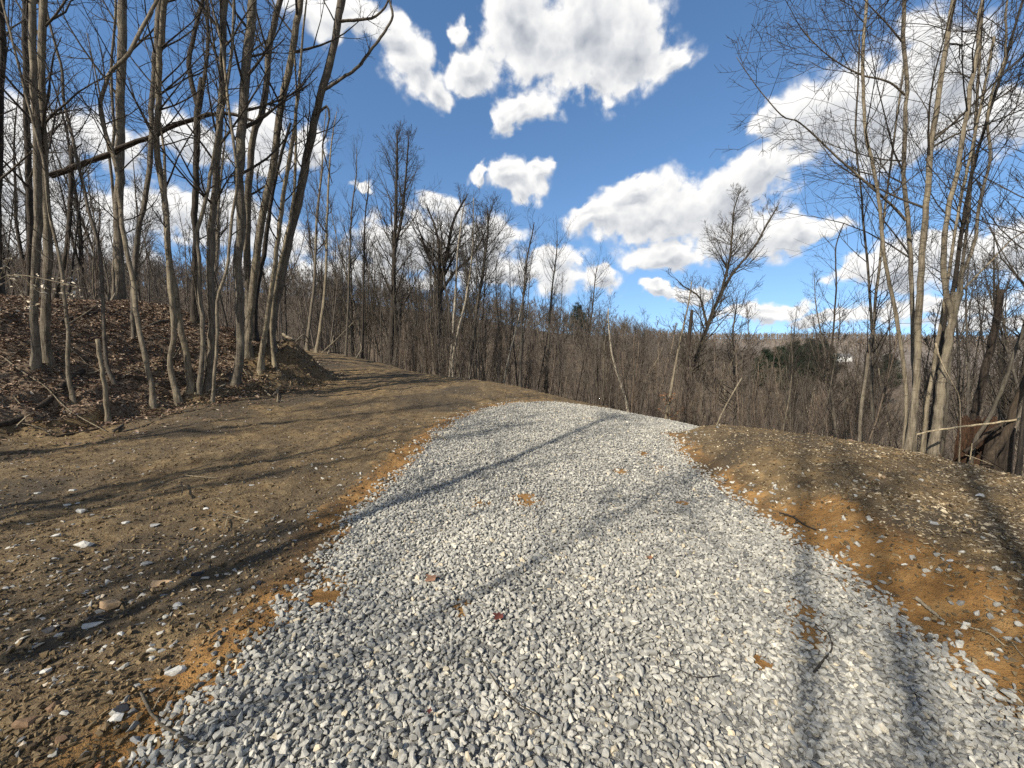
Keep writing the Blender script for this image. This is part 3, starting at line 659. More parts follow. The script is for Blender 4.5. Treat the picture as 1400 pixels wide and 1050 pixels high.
tree('right of two thin yellowish trees standing close together at the back of the berm', [D(p=[(1193, 590), (1192, 547), (1192, 506), (1193, 464), (1190, 420), (1187, 370), (1180, 300), (1176, 250)], w=(6, 3), Y=7.7, ext=2.5, z0=2.4, n=20, L=1.9, n2=5, up=.2)], 'bark_wood', seed=54)
tree('thin upright young tree with arching branches left of the yellowish pair', [D(p=[(1136, 560), (1137, 489), (1140, 443), (1143, 400), (1143, 370), (1142, 345)], w=(4, 2), Y=12, ext=.8, z0=4.2, n=16, L=2.0, n2=4, n3=3, up=.1, ang=(45, 62))], 'bark_dark', seed=55)

# --- the edge of the wood beyond the dirt crest
tree('tallest tree of the middle distance with two long parallel leaders', [D(p=[(533, 495), (537, 417), (539, 347), (541, 293), (542, 240), (543, 200), (543, 186)], w=(8, 2), Y=24, ext=.3, n=40, L=7.0, n2=7, n3=4, z0=3.4, up=.09, ang=(26, 46), rmin=.005, wd=.07, fall=.86, Lk=1), D(p=[(539, 345), (545, 318), (550, 293), (555, 240), (558, 200), (559, 190)], w=(4.5, 1.5), Y=24, tg=False, flare=False, ext=.3, n=24, L=4.8, n2=6, n3=4, t0=.05, up=.09, ang=(26, 46), rmin=.005, wd=.07, fall=.86, Lk=1)], 'bark_dark', seed=60)
tree('wide topped tree with twin heavy limbs, right of the tallest tree', [D(p=[(596, 505), (599, 440), (600, 400)], w=(11, 9), Y=27, ext=.3, n=0, tip=.15), D(p=[(600, 405), (601, 370), (600, 333), (593, 305), (585, 285)], w=(7, 2.5), Y=27, tg=False, flare=False, ext=.4, n=22, L=5.2, n2=6, n3=4, t0=.1, up=.09, rmin=.006, fall=.75, Lk=1), D(p=[(600, 402), (606, 370), (611, 347), (619, 305), (630, 282), (636, 272)], w=(7, 2.5), Y=27, tg=False, flare=False, ext=.4, n=22, L=5.2, n2=6, n3=4, t0=.1, up=.09, rmin=.006, fall=.75, Lk=1), D(p=[(602, 400), (622, 372), (645, 350), (660, 325)], w=(4, 2), Y=27, tg=False, flare=False, ext=1, n=20, L=2.6, n2=6, n3=4, t0=.2, up=.2, rmin=.006)], 'bark_dark', seed=61)
tree('white barked birch leaning right across the foot of an upright speckled birch', [D(p=[(619, 495), (626, 454), (637, 409), (645, 355)], w=(3.8, 2), Y=18, ext=2.5, z0=4, n=18, L=1.5, n2=5, n3=3, up=.2)], 'bark_birch', name='birch', seed=62)
tree('upright speckled birch touching the leaning white birch at its foot', [D(p=[(616, 500), (620, 443), (623, 394), (626, 340)], w=(3.6, 2), Y=18.3, ext=2.2, z0=3.5, n=18, L=1.6, n2=5, n3=3, up=.2)], 'bark_birch', name='birch', seed=63)
tree('fan topped tree with a pale peeling foot, right of the two birches', [D(p=[(641, 522), (649, 443), (660, 371), (666, 329), (667, 300)], w=(5, 2), Y=18, ext=.5, z0=3.6, n=42, L=5.2, n2=7, n3=4, up=.10, ang=(25, 48), rmin=.0045, wd=.07, fall=.8, Lk=1)], 'bark_wood', seed=64)
tree('slight pale birch leaning right beside the gravel bend, lower than its neighbours', [D(p=[(689, 522), (700, 471), (711, 429), (718, 395)], w=(3.4, 1.8), Y=15, ext=1.5, z0=2.5, n=16, L=1.2, n2=5, n3=3)], 'bark_birch', name='birch', seed=65)
tree('straight thin tree directly behind the far end of the gravel', [D(p=[(711, 530), (714, 429), (720, 357), (726, 328)], w=(4, 1.6), Y=14.5, ext=.6, z0=3.2, n=26, L=1.6, n2=5, n3=3, up=.25)], 'bark_wood', seed=66)
tree('slim fine twigged tree with a narrow crown, right of the straight thin tree', [D(p=[(747, 535), (753, 414), (758, 370), (761, 345)], w=(3.4, 1.4), Y=16, ext=.5, z0=3.5, n=28, L=2.0, n2=5, n3=3, up=.25)], 'bark_wood', seed=67)
tree('thin round headed tree standing out of the brown brush left of the white crooked stem', [D(p=[(799, 540), (804, 470), (809, 429), (814, 378)], w=(3.4, 1.4), Y=17, ext=.5, z0=3.5, n=28, L=2.1, n2=5, n3=3, up=.22)], 'bark_wood', seed=68)
tree('crooked bone white stem in the brush above the bend of the gravel', [D(p=[(858, 560), (852, 535), (842, 505), (836, 480), (833, 455)], w=(3.4, 2), Y=13.5, ext=.8, n=6, L=.8, n2=4, t0=.4)], 'bark_birch', name='sapling', cat='sapling', seed=69)
tree('tan young tree leaning right at the corner where the gravel disappears', [D(p=[(911, 572), (917, 535), (924, 497), (931, 462), (938, 430)], w=(4.2, 2), Y=12.5, ext=1, z0=2, n=14, L=1.1, n2=4)], 'bark_warm', seed=70)
tree('big dark tree leaning far right against the cloud', [D(p=[(934, 560), (938, 530), (950, 495), (964, 455), (977, 421), (998, 379), (1029, 341), (1051, 303), (1060, 288)], w=(9, 2.2), Y=19, ext=.4, n=46, L=3.8, n2=7, n3=5, z0=3.4, up=.11, rmin=.005, wd=.11, fall=.75, Lk=1), D(p=[(984, 408), (990, 385), (998, 352), (1001, 318), (1003, 290), (1008, 272)], w=(5, 1.8), Y=19, tg=False, flare=False, ext=.3, n=32, L=2.7, n2=7, n3=5, t0=.15, up=.11, rmin=.005, wd=.11, fall=.75, Lk=1), D(p=[(967, 450), (962, 425), (955, 405), (935, 392)], w=(3.5, 1.6), Y=19, tg=False, flare=False, ext=.6, n=16, L=1.4, n2=5, n3=3, t0=.2, rmin=.005)], 'bark_dark', 'twig_grey', seed=71)
tree('short ivy dark snag beside the foot of the big leaning tree', [D(p=[(937, 545), (940, 480), (944, 445), (946, 424)], w=(9, 4), Y=18, ext=0, n=14, L=.6, n2=4, n3=0, t0=.3)], 'rotten', name='dead_snag', seed=72)
tree('bleached bare pole leaning right out of the brush behind the berm', [D(p=[(976, 586), (995, 550), (1014, 517)], w=(2.2, 1.6), Y=9.5, ext=0, n=0)], 'bark_warm', name='fallen_pole', cat='pole', seed=73)
tree('broad spreading low tree under the big leaning tree', [D(p=[(1005, 560), (1003, 500), (1002, 455), (1004, 440)], w=(5, 3), Y=22, ext=1.2, n=40, L=3.2, n2=6, n3=4, z0=4.2, up=.12, ang=(45, 70), rmin=.006)], 'bark_wood', seed=74)
tree('pale straight tree, left one of the pair standing where the trail goes over', [D(p=[(420, 472), (425, 425), (430, 383), (433, 300), (440, 235)], w=(4.8, 2.6), Y=19.5, ext=3, z0=4.5, n=24, L=1.8, n2=5, n3=3, up=.25)], 'bark_warm', seed=75)
tree('pale straight tree, right one of the pair standing where the trail goes over', [D(p=[(433, 484), (440, 430), (445, 383), (447, 300), (450, 240)], w=(4.8, 2.6), Y=18.5, ext=3, z0=4.5, n=24, L=1.8, n2=5, n3=3, up=.25)], 'bark_warm', seed=76)
tree('thin grey tree to the right of the pale pair, branching in a narrow brush', [D(p=[(473, 487), (476, 420), (480, 300), (486, 250)], w=(4, 2), Y=19, ext=1.5, z0=4, n=26, L=1.8, n2=5, n3=3, up=.28)], 'bark_wood', seed=77)
tree('slim dark tree halfway between the pale pair and the tallest tree', [D(p=[(495, 492), (497, 400), (499, 300), (503, 268)], w=(4, 2), Y=20, ext=1.2, z0=4, n=26, L=2.0, n2=5, n3=3, up=.28)], 'bark_dark', seed=78)

# ------------------------------------------------------------------ the untraced wood: copies of a few grown trees
def wood_tree(name, h, w, seed, n1=30, L1=2.4, n2=6, n3=4, t0=.35, tm='bark_wood', cm='twig_grey', fork=False, up=.15, ang=(28, 52), rmin=.005, lean=.05, label='', cat='tree', group=None):
    rg = np.random.default_rng(seed)
    T = Tubes(); K = Tubes()
    k = 8
    P = [np.array([0, 0, -.8]), np.array([0, 0, 0.])]; d = norm(np.array([rg.normal(0, lean), rg.normal(0, lean), 1.]))
    for i in range(k):
        d = norm(d + rg.normal(0, .06, 3) * [1, 1, 0] + [0, 0, .03]); P.append(P[-1] + d * h / k)
    C = catmull(P, 3); L = np.linspace(0, 1, len(C))
    r = w * .5 * (1 - L) ** .8 + .008; r *= 1 + .4 * np.exp(-np.maximum(C[:, 2], 0) / .25)
    T.add(C, r, 7, True, .12)
    crown(K, C, r, rg, t0, n1, L1, n2, n3, ang, up, rmin, side=(4, 3, 3), wander=.09, fall=.72)
    if fork:
        i = int(len(C) * rg.uniform(.3, .5)); q = C[i]; dd = norm(np.array([rg.normal(0, .4), rg.normal(0, .4), 1.]))
        a, ar = grow(q[None], dd[None], np.array([h * .55]), np.array([r[i] * .7]), 9, rg, .06, .1, .1, .006)
        T.add(a, ar, 6); crown(K, a[0], ar[0], rg, .2, n1 // 2, L1 * .8, n2, n3, ang, up, rmin, side=(4, 3, 3))
    root = empty(name, (0, 0, 0), label, cat, group)
    link('trunk', T.build('trunk', M[tm]), root); link('crown', K.build('crown', M[cm]), root)
    return root
class Kind:
    """first use moves the grown tree itself, later uses copy it"""
    def __init__(self, protos): self.p = protos; self.used = [False] * len(protos); self.i = 0
    def put(self, x, y, rz, s, label, group, dz=0., which=None):
        i = self.i % len(self.p) if which is None else which; self.i += 1
        z = gz(x, y) - .05 + dz
        o = self.p[i]
        if not self.used[i]:
            self.used[i] = True; o.location = (x, y, z); o.rotation_euler = (0, 0, rz); o.scale = (s, s, s); o['label'] = label; o['group'] = group
        else: o = copy_tree(o, (x, y, z), rz, (s, s, s), label, group)
        return o
TALL = Kind([wood_tree('bare_tree', h, w, 500 + i, n1, L1 * 1.35, 5, 3, fork=f, tm=tm, t0=t0, up=.11) for i, (h, w, n1, L1, f, tm, t0) in enumerate([
    (13, .17, 34, 2.3, False, 'bark_wood', .36), (14.5, .21, 36, 2.8, True, 'bark_wood', .38), (11.5, .13, 30, 1.9, False, 'bark_dark', .34), (15, .24, 40, 3.0, True, 'bark_dark', .40),
    (12.5, .15, 32, 2.2, False, 'bark_grey', .38), (10.5, .11, 28, 1.8, False, 'bark_wood', .30), (13.5, .19, 34, 2.5, True, 'bark_grey', .36)])])
SAP = Kind([wood_tree('sapling', h, w, 540 + i, n1, L1, 5, 3, .12, tm, cm, False, .25, (22, 45), .0035, .09, cat='sapling') for i, (h, w, n1, L1, tm, cm) in enumerate([
    (4.2, .035, 22, 1.1, 'bark_wood', 'twig_brown'), (5.4, .05, 26, 1.3, 'bark_warm', 'twig_brown'), (3.4, .028, 20, 1.0, 'twig_brown', 'twig_brown'), (6.2, .06, 28, 1.5, 'bark_wood', 'twig_brown'), (4.8, .04, 24, 1.2, 'bark_grey', 'twig_grey'), (3.0, .022, 20, .9, 'twig_brown', 'twig_brown')])])
rg = np.random.default_rng(21)
def sX(px, Y): return (px - 700) / F * Y * 1.0
G1 = 'trees of the crowded wood behind the bank'
L1_ = 'slender bare tree crowded among its neighbours in the wood behind the bank'
for i in range(60):
    Y = rg.uniform(15.5, 46); px = rg.uniform(-90, 455)
    x = sX(px, Y)
    if sdist(BANK, x, Y) > -.5 and px > 380: continue
    if 360 < px and Y < 24: Y += 10; x = sX(px, Y)
    TALL.put(x, Y, rg.uniform(0, 6.28), rg.uniform(.75, 1.1) * (.86 if px > 300 else 1), L1_, G1)
G2 = 'trees on the slope beyond the dirt crest'
L2_ = 'slim bare tree packed among others on the slope beyond the dirt crest'
top = lambda px: np.interp(px, [440, 540, 625, 680, 760, 850, 930, 1000, 1100], [265, 275, 295, 320, 370, 410, 430, 435, 420])
for i in range(68):
    px = 440 + 440 * rg.random() ** 1.25; Yc = np.interp(px, [430, 520, 600, 700, 800, 870], [22, 18, 15, 13, 11.5, 11.2])
    Y = Yc + 2 + rg.random() ** 1.4 * 26; x = sX(px, Y)
    z = gz(x, Y); ty = top(px) + rg.uniform(-10, 75)
    zt = at(px, ty, Y)[2]; h = zt - z
    k = int(np.argmin([abs(h - q) + rg.uniform(0, 3) for q in (13, 14.5, 11.5, 15, 12.5, 10.5, 13.5)]))
    TALL.put(x, Y, rg.uniform(0, 6.28), float(np.clip(h / (13, 14.5, 11.5, 15, 12.5, 10.5, 13.5)[k], .35, 1.15)), L2_, G2, which=k)
G3 = 'trees standing in the hollow behind the right hand clump'
L3_ = 'dim bare tree down in the hollow behind the right hand clump'
for i in range(34):
    px = rg.uniform(1080, 1480); Y = rg.uniform(9, 34); x = sX(px, Y)
    z = gz(x, Y); ty = np.interp(px, [1080, 1160, 1250, 1400], [395, 350, 300, 230]) + rg.uniform(0, 110)
    h = at(px, ty, Y)[2] - z
    k = int(rg.integers(0, 7)); TALL.put(x, Y, rg.uniform(0, 6.28), float(np.clip(h / (13, 14.5, 11.5, 15, 12.5, 10.5, 13.5)[k], .3, 1.1)), L3_, G3, which=k)
G4 = 'trees outside the left edge that throw shade over the dirt'
L4_ = 'bare tree standing beyond the left edge of the photo, throwing shade on the dirt'
for i, (x, y, s, k) in enumerate([(-8.3, .5, .95, 5), (-9.2, -1.2, 1.0, 2), (-8.6, -2.2, .95, 4), (-6.0, -2.4, 1.05, 0), (-7.9, -3.1, .9, 5), (-10.5, 1.2, .95, 2), (-12.5, .2, 1.05, 0), (-11, 3.4, .85, 5), (-7.4, -8.4, 1.25, 1), (-4.7, -7.1, 1.1, 2), (-7.0, -3.6, .95, 5), (-13.5, 3.0, 1.0, 4)]):
    TALL.put(x, y, i * 1.3, s, L4_, G4, which=k)
G5 = 'saplings of the brown brush beyond the gravel bend'
L5_ = 'thin bare sapling in the brown brush beyond the gravel bend'
for i in range(215):
    px = rg.uniform(540, 1190); Yc = np.interp(px, [560, 600, 700, 800, 870, 945, 1180], [16, 15, 13, 11.8, 11.4, 12, 9.5])
    Y = Yc + .8 + rg.random() ** 1.6 * 16; x = sX(px, Y); z = gz(x, Y)
    ty = np.interp(px, [560, 700, 800, 900, 1000, 1100, 1180], [422, 436, 445, 464, 486, 488, 486]) + rg.uniform(-28, 66)
    h = at(px, ty, Y)[2] - z
    k = int(rg.integers(0, 6)); SAP.put(x, Y, rg.uniform(0, 6.28), float(np.clip(h / (4.2, 5.4, 3.4, 6.2, 4.8, 3.0)[k], .5, 1.7)), L5_, G5, which=k)
G6 = 'saplings at the back edge of the right berm'
L6_ = 'thin bare sapling growing from the back edge of the right berm'
for i in range(16):
    px = rg.uniform(1010, 1420); Y = rg.uniform(6.8, 9.5); x = sX(px, Y)
    SAP.put(x, Y, rg.uniform(0, 6.28), rg.uniform(.45, .8), L6_, G6, which=int(rg.choice([2, 4, 5, 0])))
G7 = 'saplings among the trunks on the left bank'
L7_ = 'whip thin bare sapling among the trunks on the leaf-strewn bank'
for i in range(14):
    px = rg.uniform(-20, 330); Y = rg.uniform(9, 14); x = sX(px, Y)
    if sdist(BANK, x, Y) < .6: continue
    SAP.put(x, Y, rg.uniform(0, 6.28), rg.uniform(.4, .9), L7_, G7, which=int(rg.choice([2, 4, 5])))

# far wood and dense brush read as one mass each
def mass(name, pts, hs, mat, seed, stems=1, nb=10, twigs=3, w=.014, tw=.03, blen=.28, spread=.5, sub=True):
    rg = np.random.default_rng(seed); T = Tubes(); N = len(pts)
    d = norm(np.stack([rg.normal(0, .09, N), rg.normal(0, .09, N), np.ones(N)], 1))
    a, ar = grow(pts - [0, 0, .5], d, hs, hs * w, 5, rg, .05, .05, .15, tw * .5)
    T.add(a, ar, 4, False)
    p, dd, l, r = sprout(a, ar, hs, nb, rg, .22, 1, (28, 60), (blen * .6, blen * 1.2), .5, .8, .5)
    b, br = grow(p, dd, l, np.maximum(r, tw * .7), 4, rg, .14, .12, .4, tw * .4); T.add(b, br, 3, False)
    if twigs:
        p, dd, l, r = sprout(b, br, l, twigs, rg, .2, 1, (28, 60), (.4, .8), .7, 1, .4)
        c, cr = grow(p, dd, l, np.maximum(r, tw * .5), 3, rg, .15, .1, .5, tw * .3); T.add(c, cr, 3, False)
    return tag(link(name, T.build(name, mat)), kind='stuff')
# brush on the slope just below the crest
n = 1150; px = rg.uniform(430, 1330, n); Yc = np.interp(px, [430, 520, 600, 700, 800, 870, 945, 1330], [23, 19, 16, 14, 12.6, 12, 12, 8.5])
Y = Yc + 1 + rg.random(n) ** 1.3 * 26; x = sX(px, Y)
hs = rg.uniform(1.5, 4.2, n) * np.interp(px, [600, 1000], [1, .58])
mass('brush', np.stack([x, Y, ground(x, Y)], 1), hs, M['brush_twig'], 31, nb=9, twigs=4, w=.007, tw=.008, blen=.32)
# woodland floor thicket behind the bank
n = 700; px = rg.uniform(-120, 460, n); Y = rg.uniform(19, 60, n); x = sX(px, Y)
mass('woodland_thicket', np.stack([x, Y, ground(x, Y)], 1), rg.uniform(3, 9, n), M['brush_twig'], 32, nb=12, twigs=4, w=.007, tw=.016, blen=.28)
# valley wood and hill wood
n = 900; px = rg.uniform(-150, 1600, n); Y = 38 + rg.random(n) ** .8 * 45; x = sX(px, Y)
mass('valley_wood', np.stack([x, Y, ground(x, Y)], 1), rg.uniform(5.5, 11, n), M['brush_twig'], 33, nb=16, twigs=5, w=.007, tw=.026, blen=.3)
n = 2600; px = rg.uniform(-150, 1120, n); Y = 84 + rg.random(n) * 110; x = sX(px, Y)
mass('hill_wood', np.stack([x, Y, ground(x, Y)], 1), rg.uniform(7, 12, n), M['brush_twig'], 34, nb=14, twigs=5, w=.008, tw=.07, blen=.3)
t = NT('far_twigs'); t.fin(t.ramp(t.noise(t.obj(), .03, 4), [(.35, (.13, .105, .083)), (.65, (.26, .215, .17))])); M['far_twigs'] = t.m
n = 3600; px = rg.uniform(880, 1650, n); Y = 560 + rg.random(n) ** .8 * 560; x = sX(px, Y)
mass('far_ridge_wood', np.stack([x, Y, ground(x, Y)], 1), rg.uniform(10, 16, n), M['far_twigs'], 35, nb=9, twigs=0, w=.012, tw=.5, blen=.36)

# evergreens in the valley
NEED = NT('pine_needles'); NEED.fin(NEED.ramp(NEED.noise(NEED.obj(), 1.6, 4), [(.35, (.008, .014, .008)), (.65, (.022, .035, .018))])); M['needles'] = NEED.m
def pine(px, pytop, Y, h, wd, label, seed):
    rg = np.random.default_rng(seed)
    q = at(px, pytop, Y); b = np.array([q[0], q[1], gz(q[0], q[1])]); H = q[2] - b[2]
    root = empty('pine_tree', b, label, 'pine', 'dark evergreens in the valley')
    T = Tubes(); P = np.array([(0, 0, -.5), (0, 0, H * .5), (.1, 0, H)]); C = catmull(P, 4); T.add(C, np.linspace(.22, .03, len(C)), 6)
    link('trunk', T.build('trunk', M['bark_dark']), root)
    n = 230; zz = H - h * rg.random(n) ** .75; f = (H - zz) / h
    az = rg.uniform(0, 6.28, n); L = wd * (.18 + .9 * np.sin(np.clip(f, 0, 1) * 2.2)) * rg.uniform(.6, 1.1, n)
    V = []; Fs = []; o = 0
    for i in range(n):
        m = 46; s = rg.random(m) ** .6; c = np.stack([np.cos(az[i]) * L[i] * s, np.sin(az[i]) * L[i] * s, zz[i] + .22 * L[i] * s + rg.normal(0, .13, m)], 1) + rg.normal(0, .2, (m, 3))
        d = norm(rg.normal(0, 1, (m, 3)) + [math.cos(az[i]), math.sin(az[i]), .5]); e = norm(np.cross(d, rg.normal(0, 1, (m, 3))))
        V += [c - e * .05, c + e * .05, c + d * .42]
        k = o + np.arange(m); Fs.append(np.stack([k, k + m, k + 2 * m], 1)); o += 3 * m
    link('crown', mesh('crown', np.concatenate(V), [np.concatenate(Fs)], M['needles']), root)
pine(1068, 474, 84, 9, 3.4, 'brownish evergreen standing left of the dense dark pines', 1)
pine(1088, 468, 90, 9, 3.2, 'dark pine second from left in the valley row, rising behind the berm', 2)
pine(1108, 465, 92, 9.5, 3.4, 'tall dark pine in the middle of the valley row behind the berm', 3)
pine(1127, 466, 90, 9, 3.2, 'dark pine at the right end of the valley row, beside the white building', 4)
pine(1048, 480, 86, 8, 3.0, 'low dark evergreen leftmost in the valley row', 5)
pine(790, 414, 120, 11, 3.2, 'single pointed evergreen poking over the hill top above the brown brush', 6)
pine(1215, 486, 95, 8, 3.2, 'dark evergreen seen between the yellowish pair and the slender bent tree', 7)

# a few far white houses
t = NT('white_siding'); M['white'] = t.fin((.72, .71, .68), .7); t = NT('grey_roof'); M['roof'] = t.fin((.16, .155, .15), .9); t = NT('window_dark'); M['pane'] = t.fin((.03, .035, .04), .2)
def boxv(x0, x1, y0, y1, z0, z1):
    v = np.array([(x, y, z) for z in (z0, z1) for y in (y0, y1) for x in (x0, x1)], float)
    return v, np.array([(0, 2, 3, 1), (4, 5, 7, 6), (0, 1, 5, 4), (2, 6, 7, 3), (0, 4, 6, 2), (1, 3, 7, 5)])
def house(px, py, Y, w, h, label):
    q = at(px, py, Y); dep = w * .6
    root = empty('house', (q[0], q[1], q[2] - h), label, 'house')
    bs = min(-1.0, gz(q[0], q[1]) - (q[2] - h) - .5)
    v, f = boxv(-w / 2, w / 2, 0, dep, bs, h); link('wall', mesh('wall', v, [f], M['white'], smooth=False), root)
    e = .5; rh = w * .16
    v = np.array([(-w / 2 - e, -e, h), (w / 2 + e, -e, h), (w / 2 + e, dep + e, h), (-w / 2 - e, dep + e, h), (-w / 2 - e, dep / 2, h + rh), (w / 2 + e, dep / 2, h + rh)])
    me = mesh('roof', v, [np.array([(0, 1, 5, 4), (2, 3, 4, 5), (0, 3, 2, 1)]), np.array([(0, 4, 3), (1, 2, 5)])], M['roof'], smooth=False); link('roof', me, root)
    for k in (-.3, 0, .3):
        v, f = boxv(k * w - .6, k * w + .6, -.03, .05, h * .45, h * .8); link('window', mesh('window', v, [f], M['pane'], smooth=False), root)
house(1155, 487, 330, 13, 2.8, 'long white building right of the dark pines')
house(1133, 489, 300, 7, 2.6, 'small white house tucked between the dark pines and the long white building')
house(978, 495, 210, 6, 3.5, 'tiny white house showing through the brush under the big leaning tree')
house(1262, 548, 120, 4, 2.6, 'small white shed glimpsed behind the stout grey trunk')

# ------------------------------------------------------------------ fallen wood, sticks, stones and leaves one can point to
def log(label, px, w, mat='rotten', cat='log', name='fallen_log', Y=None, lift=.3, seed=3, twigs=0, group=None, tl=.5):
    """lies on the ground along photograph points (or hangs at depth Y)"""
    rg = np.random.default_rng(seed); T = Tubes()
    if Y is None:
        P = np.array([hit(a, b) for a, b in px])
        ww = np.interp(np.linspace(0, 1, len(P)), [0, 1], w) * P[:, 1] / F * .5
        P[:, 2] += ww * lift
    else:
        Ys = Y if isinstance(Y, (list, tuple)) else [Y] * len(px)
        P = np.array([at(a, b, y) for (a, b), y in zip(px, Ys)])
        ww = np.interp(np.linspace(0, 1, len(P)), [0, 1], w) * P[:, 1] / F * .5
    ww = ww / np.sqrt(1 + (P[:, 0] / P[:, 1]) ** 2) ** .6
    C = catmull(P, 5); r = np.interp(np.linspace(0, 1, len(C)), np.linspace(0, 1, len(ww)), ww)
    C[1:-1] += rg.normal(0, 1, (len(C) - 2, 3)) * r[1:-1, None] * .18
    org = C[0].copy(); T.add(C, r, 8 if w[0] > 3 else 6, True, .25)
    T.add(np.stack([C[0], C[0] + (C[0] - C[1]) * .02]), np.array([r[0], r[0] * .4]), 8 if w[0] > 3 else 6, True)
    if twigs:
        L = np.linalg.norm(C[-1] - C[0])
        p, d, l, rr = sprout(C[None], r[None], np.array([L]), twigs, rg, .2, 1, (25, 60), (tl * .3, tl * .6), .6, 1, .3)
        a, ar = grow(p, d, l, rr, 5, rg, .18, .05, .3, .002); T.add(a, ar, 4, False)
    me = T.build(name, M[mat], org)
    o = link(name, me, None, org)
    return tag(o, label, cat, group)
log('long dark dead log lodged aslant high across the left hand trees', [(70, 240), (105, 227), (143, 213), (200, 188), (263, 163), (300, 155), (325, 158), (352, 168)], (9, 3.5), 'rotten', Y=11, seed=40)
log('thick rotten log lying uphill on the leaves at the left edge', [(-4, 591), (25, 572), (69, 546), (92, 529), (114, 503)], (11, 6), seed=41)
log('long thin bare branch slanting down over the thick rotten log', [(8, 500), (35, 520), (63, 537), (94, 558), (145, 588)], (2.4, 1.5), 'bark_warm', 'branch', 'fallen_branch', lift=3, seed=42, twigs=4, tl=.2)
log('dark branch flat on the leaves left of the cut stub', [(76, 596), (105, 591), (137, 586)], (4.5, 3), cat='branch', name='fallen_branch', seed=43)
log('grey branch slanting up to the right from the foot of the cut stub', [(156, 590), (178, 566), (201, 540)], (5, 3.5), 'bark_wood', 'branch', 'fallen_branch', lift=1.5, seed=44)
log('long pale edged branch lying along the top of the dirt right of the cut stub', [(168, 589), (195, 582), (220, 572)], (3.5, 2.5), 'bark_wood', 'branch', 'fallen_branch', seed=45, twigs=3, tl=.3)
log('dark log along the brow of the bank at upper left', [(62, 445), (82, 441), (100, 436), (134, 427)], (6, 4.5), seed=46)
log('mossy log lying level on the bank near the bend of the snaking stem', [(161, 520), (180, 525), (202, 530)], (6, 5), seed=47)
log('thin log half buried in leaves near the brow of the bank', [(194, 449), (215, 443), (232, 439)], (4, 3), 'bark_wood', seed=48)
log('short pale stick standing askew at the dirt edge below the bank', [(212, 595), (217, 580), (222, 566)], (2.5, 1.6), 'dead_wood', 'stick', 'stick', Y=[7.2, 7.25, 7.3], seed=49)
log('bent bone pale branch hanging at the left edge of the bank', [(2, 464), (12, 467), (21, 470), (12, 492), (3, 513)], (3.5, 2), 'dead_wood', 'branch', 'fallen_branch', Y=7.6, seed=50)
log('bleached cut root lying in front of the group of four trees', [(295, 534), (303, 530), (311, 525)], (3.5, 2.5), 'dead_wood', 'root', 'root', lift=1, seed=51)
log('forked pale root dangling from the dark eroded face of the bank', [(368, 523), (377, 528), (380, 540), (379, 552)], (2, 1.2), 'dead_wood', 'root', 'root', lift=3, seed=52)
log('thin pale root bent over the leaves below the eroded bank', [(362, 536), (372, 545), (384, 529)], (1.8, 1.2), 'dead_wood', 'root', 'root', lift=4, seed=53)
log('pale fallen log end beside the trail where it passes the bank', [(386, 457), (393, 461), (401, 465)], (4, 3.5), 'dead_wood', Y=17, seed=54)
for i, (lab, a, b, c, w) in enumerate([('long pale limb leaning right out of the brush pile by the trail', (440, 483), (462, 462), (484, 440), 2.2), ('short pale limb leaning steeply in the brush pile by the trail', (448, 484), (453, 472), (456, 459), 2), ('low limb lying level in the brush pile by the trail', (437, 486), (455, 482), (480, 484), 2), ('curved limb arching over the trail end of the brush pile', (405, 466), (416, 458), (424, 470), 2.2), ('thin limb sticking out the right end of the brush pile', (487, 490), (494, 478), (493, 470), 1.8), ('crossed limb at the back of the brush pile by the trail', (402, 470), (412, 464), (430, 476), 2)]):
    log(lab, [a, b, c], (w, w * .6), 'bark_warm' if i != 2 else 'bark_wood', 'limb', 'fallen_limb', Y=[18.5, 19, 19.4], seed=60 + i, twigs=3, tl=.3)
for i in range(46):
    xx, yy = rg.uniform(-10, 330), rg.uniform(440, 600); g = hit(xx, yy)
    if sdist(BANK, np.array([g[0]]), np.array([g[1]]))[0] < .1: continue
    L = rg.uniform(12, 46); sl = rg.uniform(-.9, .9)
    if max(hit(xx + L * q, yy - L * sl * q)[1] for q in (0, .5, 1)) > 16 or min(hit(xx + L * q, yy - L * sl * q)[1] for q in (0, .5, 1)) < 4.5: continue
    log('thin bare stick lying among the dead leaves of the bank', [(xx, yy), (xx + L * .5, yy - L * sl * .5 + rg.uniform(-3, 3)), (xx + L, yy - L * sl)], (rg.uniform(1.4, 2.6), 1), str(rg.choice(['bark_wood', 'bark_warm', 'dead_wood', 'rotten'])), 'stick', 'stick', lift=rg.uniform(1.5, 5), seed=600 + i, twigs=int(rg.integers(0, 4)), tl=.5, group='thin sticks on the leafy bank')
# right side
log('long bleached branch lying level across the feet of the right hand clump', [(1253, 594), (1270, 590), (1294, 586), (1326, 582), (1368, 577), (1404, 571)], (3, 4), 'dead_wood', 'branch', 'fallen_branch', Y=4.75, seed=70)
log('brown mossy limb arching up to the right from the foot of the black hollow', [(1318, 618), (1336, 606), (1352, 590), (1372, 578), (1392, 562)], (5, 4), 'rotten', 'limb', 'fallen_limb', Y=4.9, seed=71)
for i, (lab, P, w) in enumerate([('thin grey stick in the litter below the rotten red stump', [(1320, 622), (1338, 628), (1358, 636)], 2), ('thin dark stick at the back of the berm below the black hollow', [(1336, 618), (1350, 628), (1372, 642)], 2), ('pale stick poking up beside the whip thin sapling', [(1326, 628), (1328, 616), (1329, 606)], 2)]):
    log(lab, P, (w, w * .7), 'dead_wood' if i != 1 else 'rotten', 'stick', 'stick', Y=4.7, seed=72 + i)
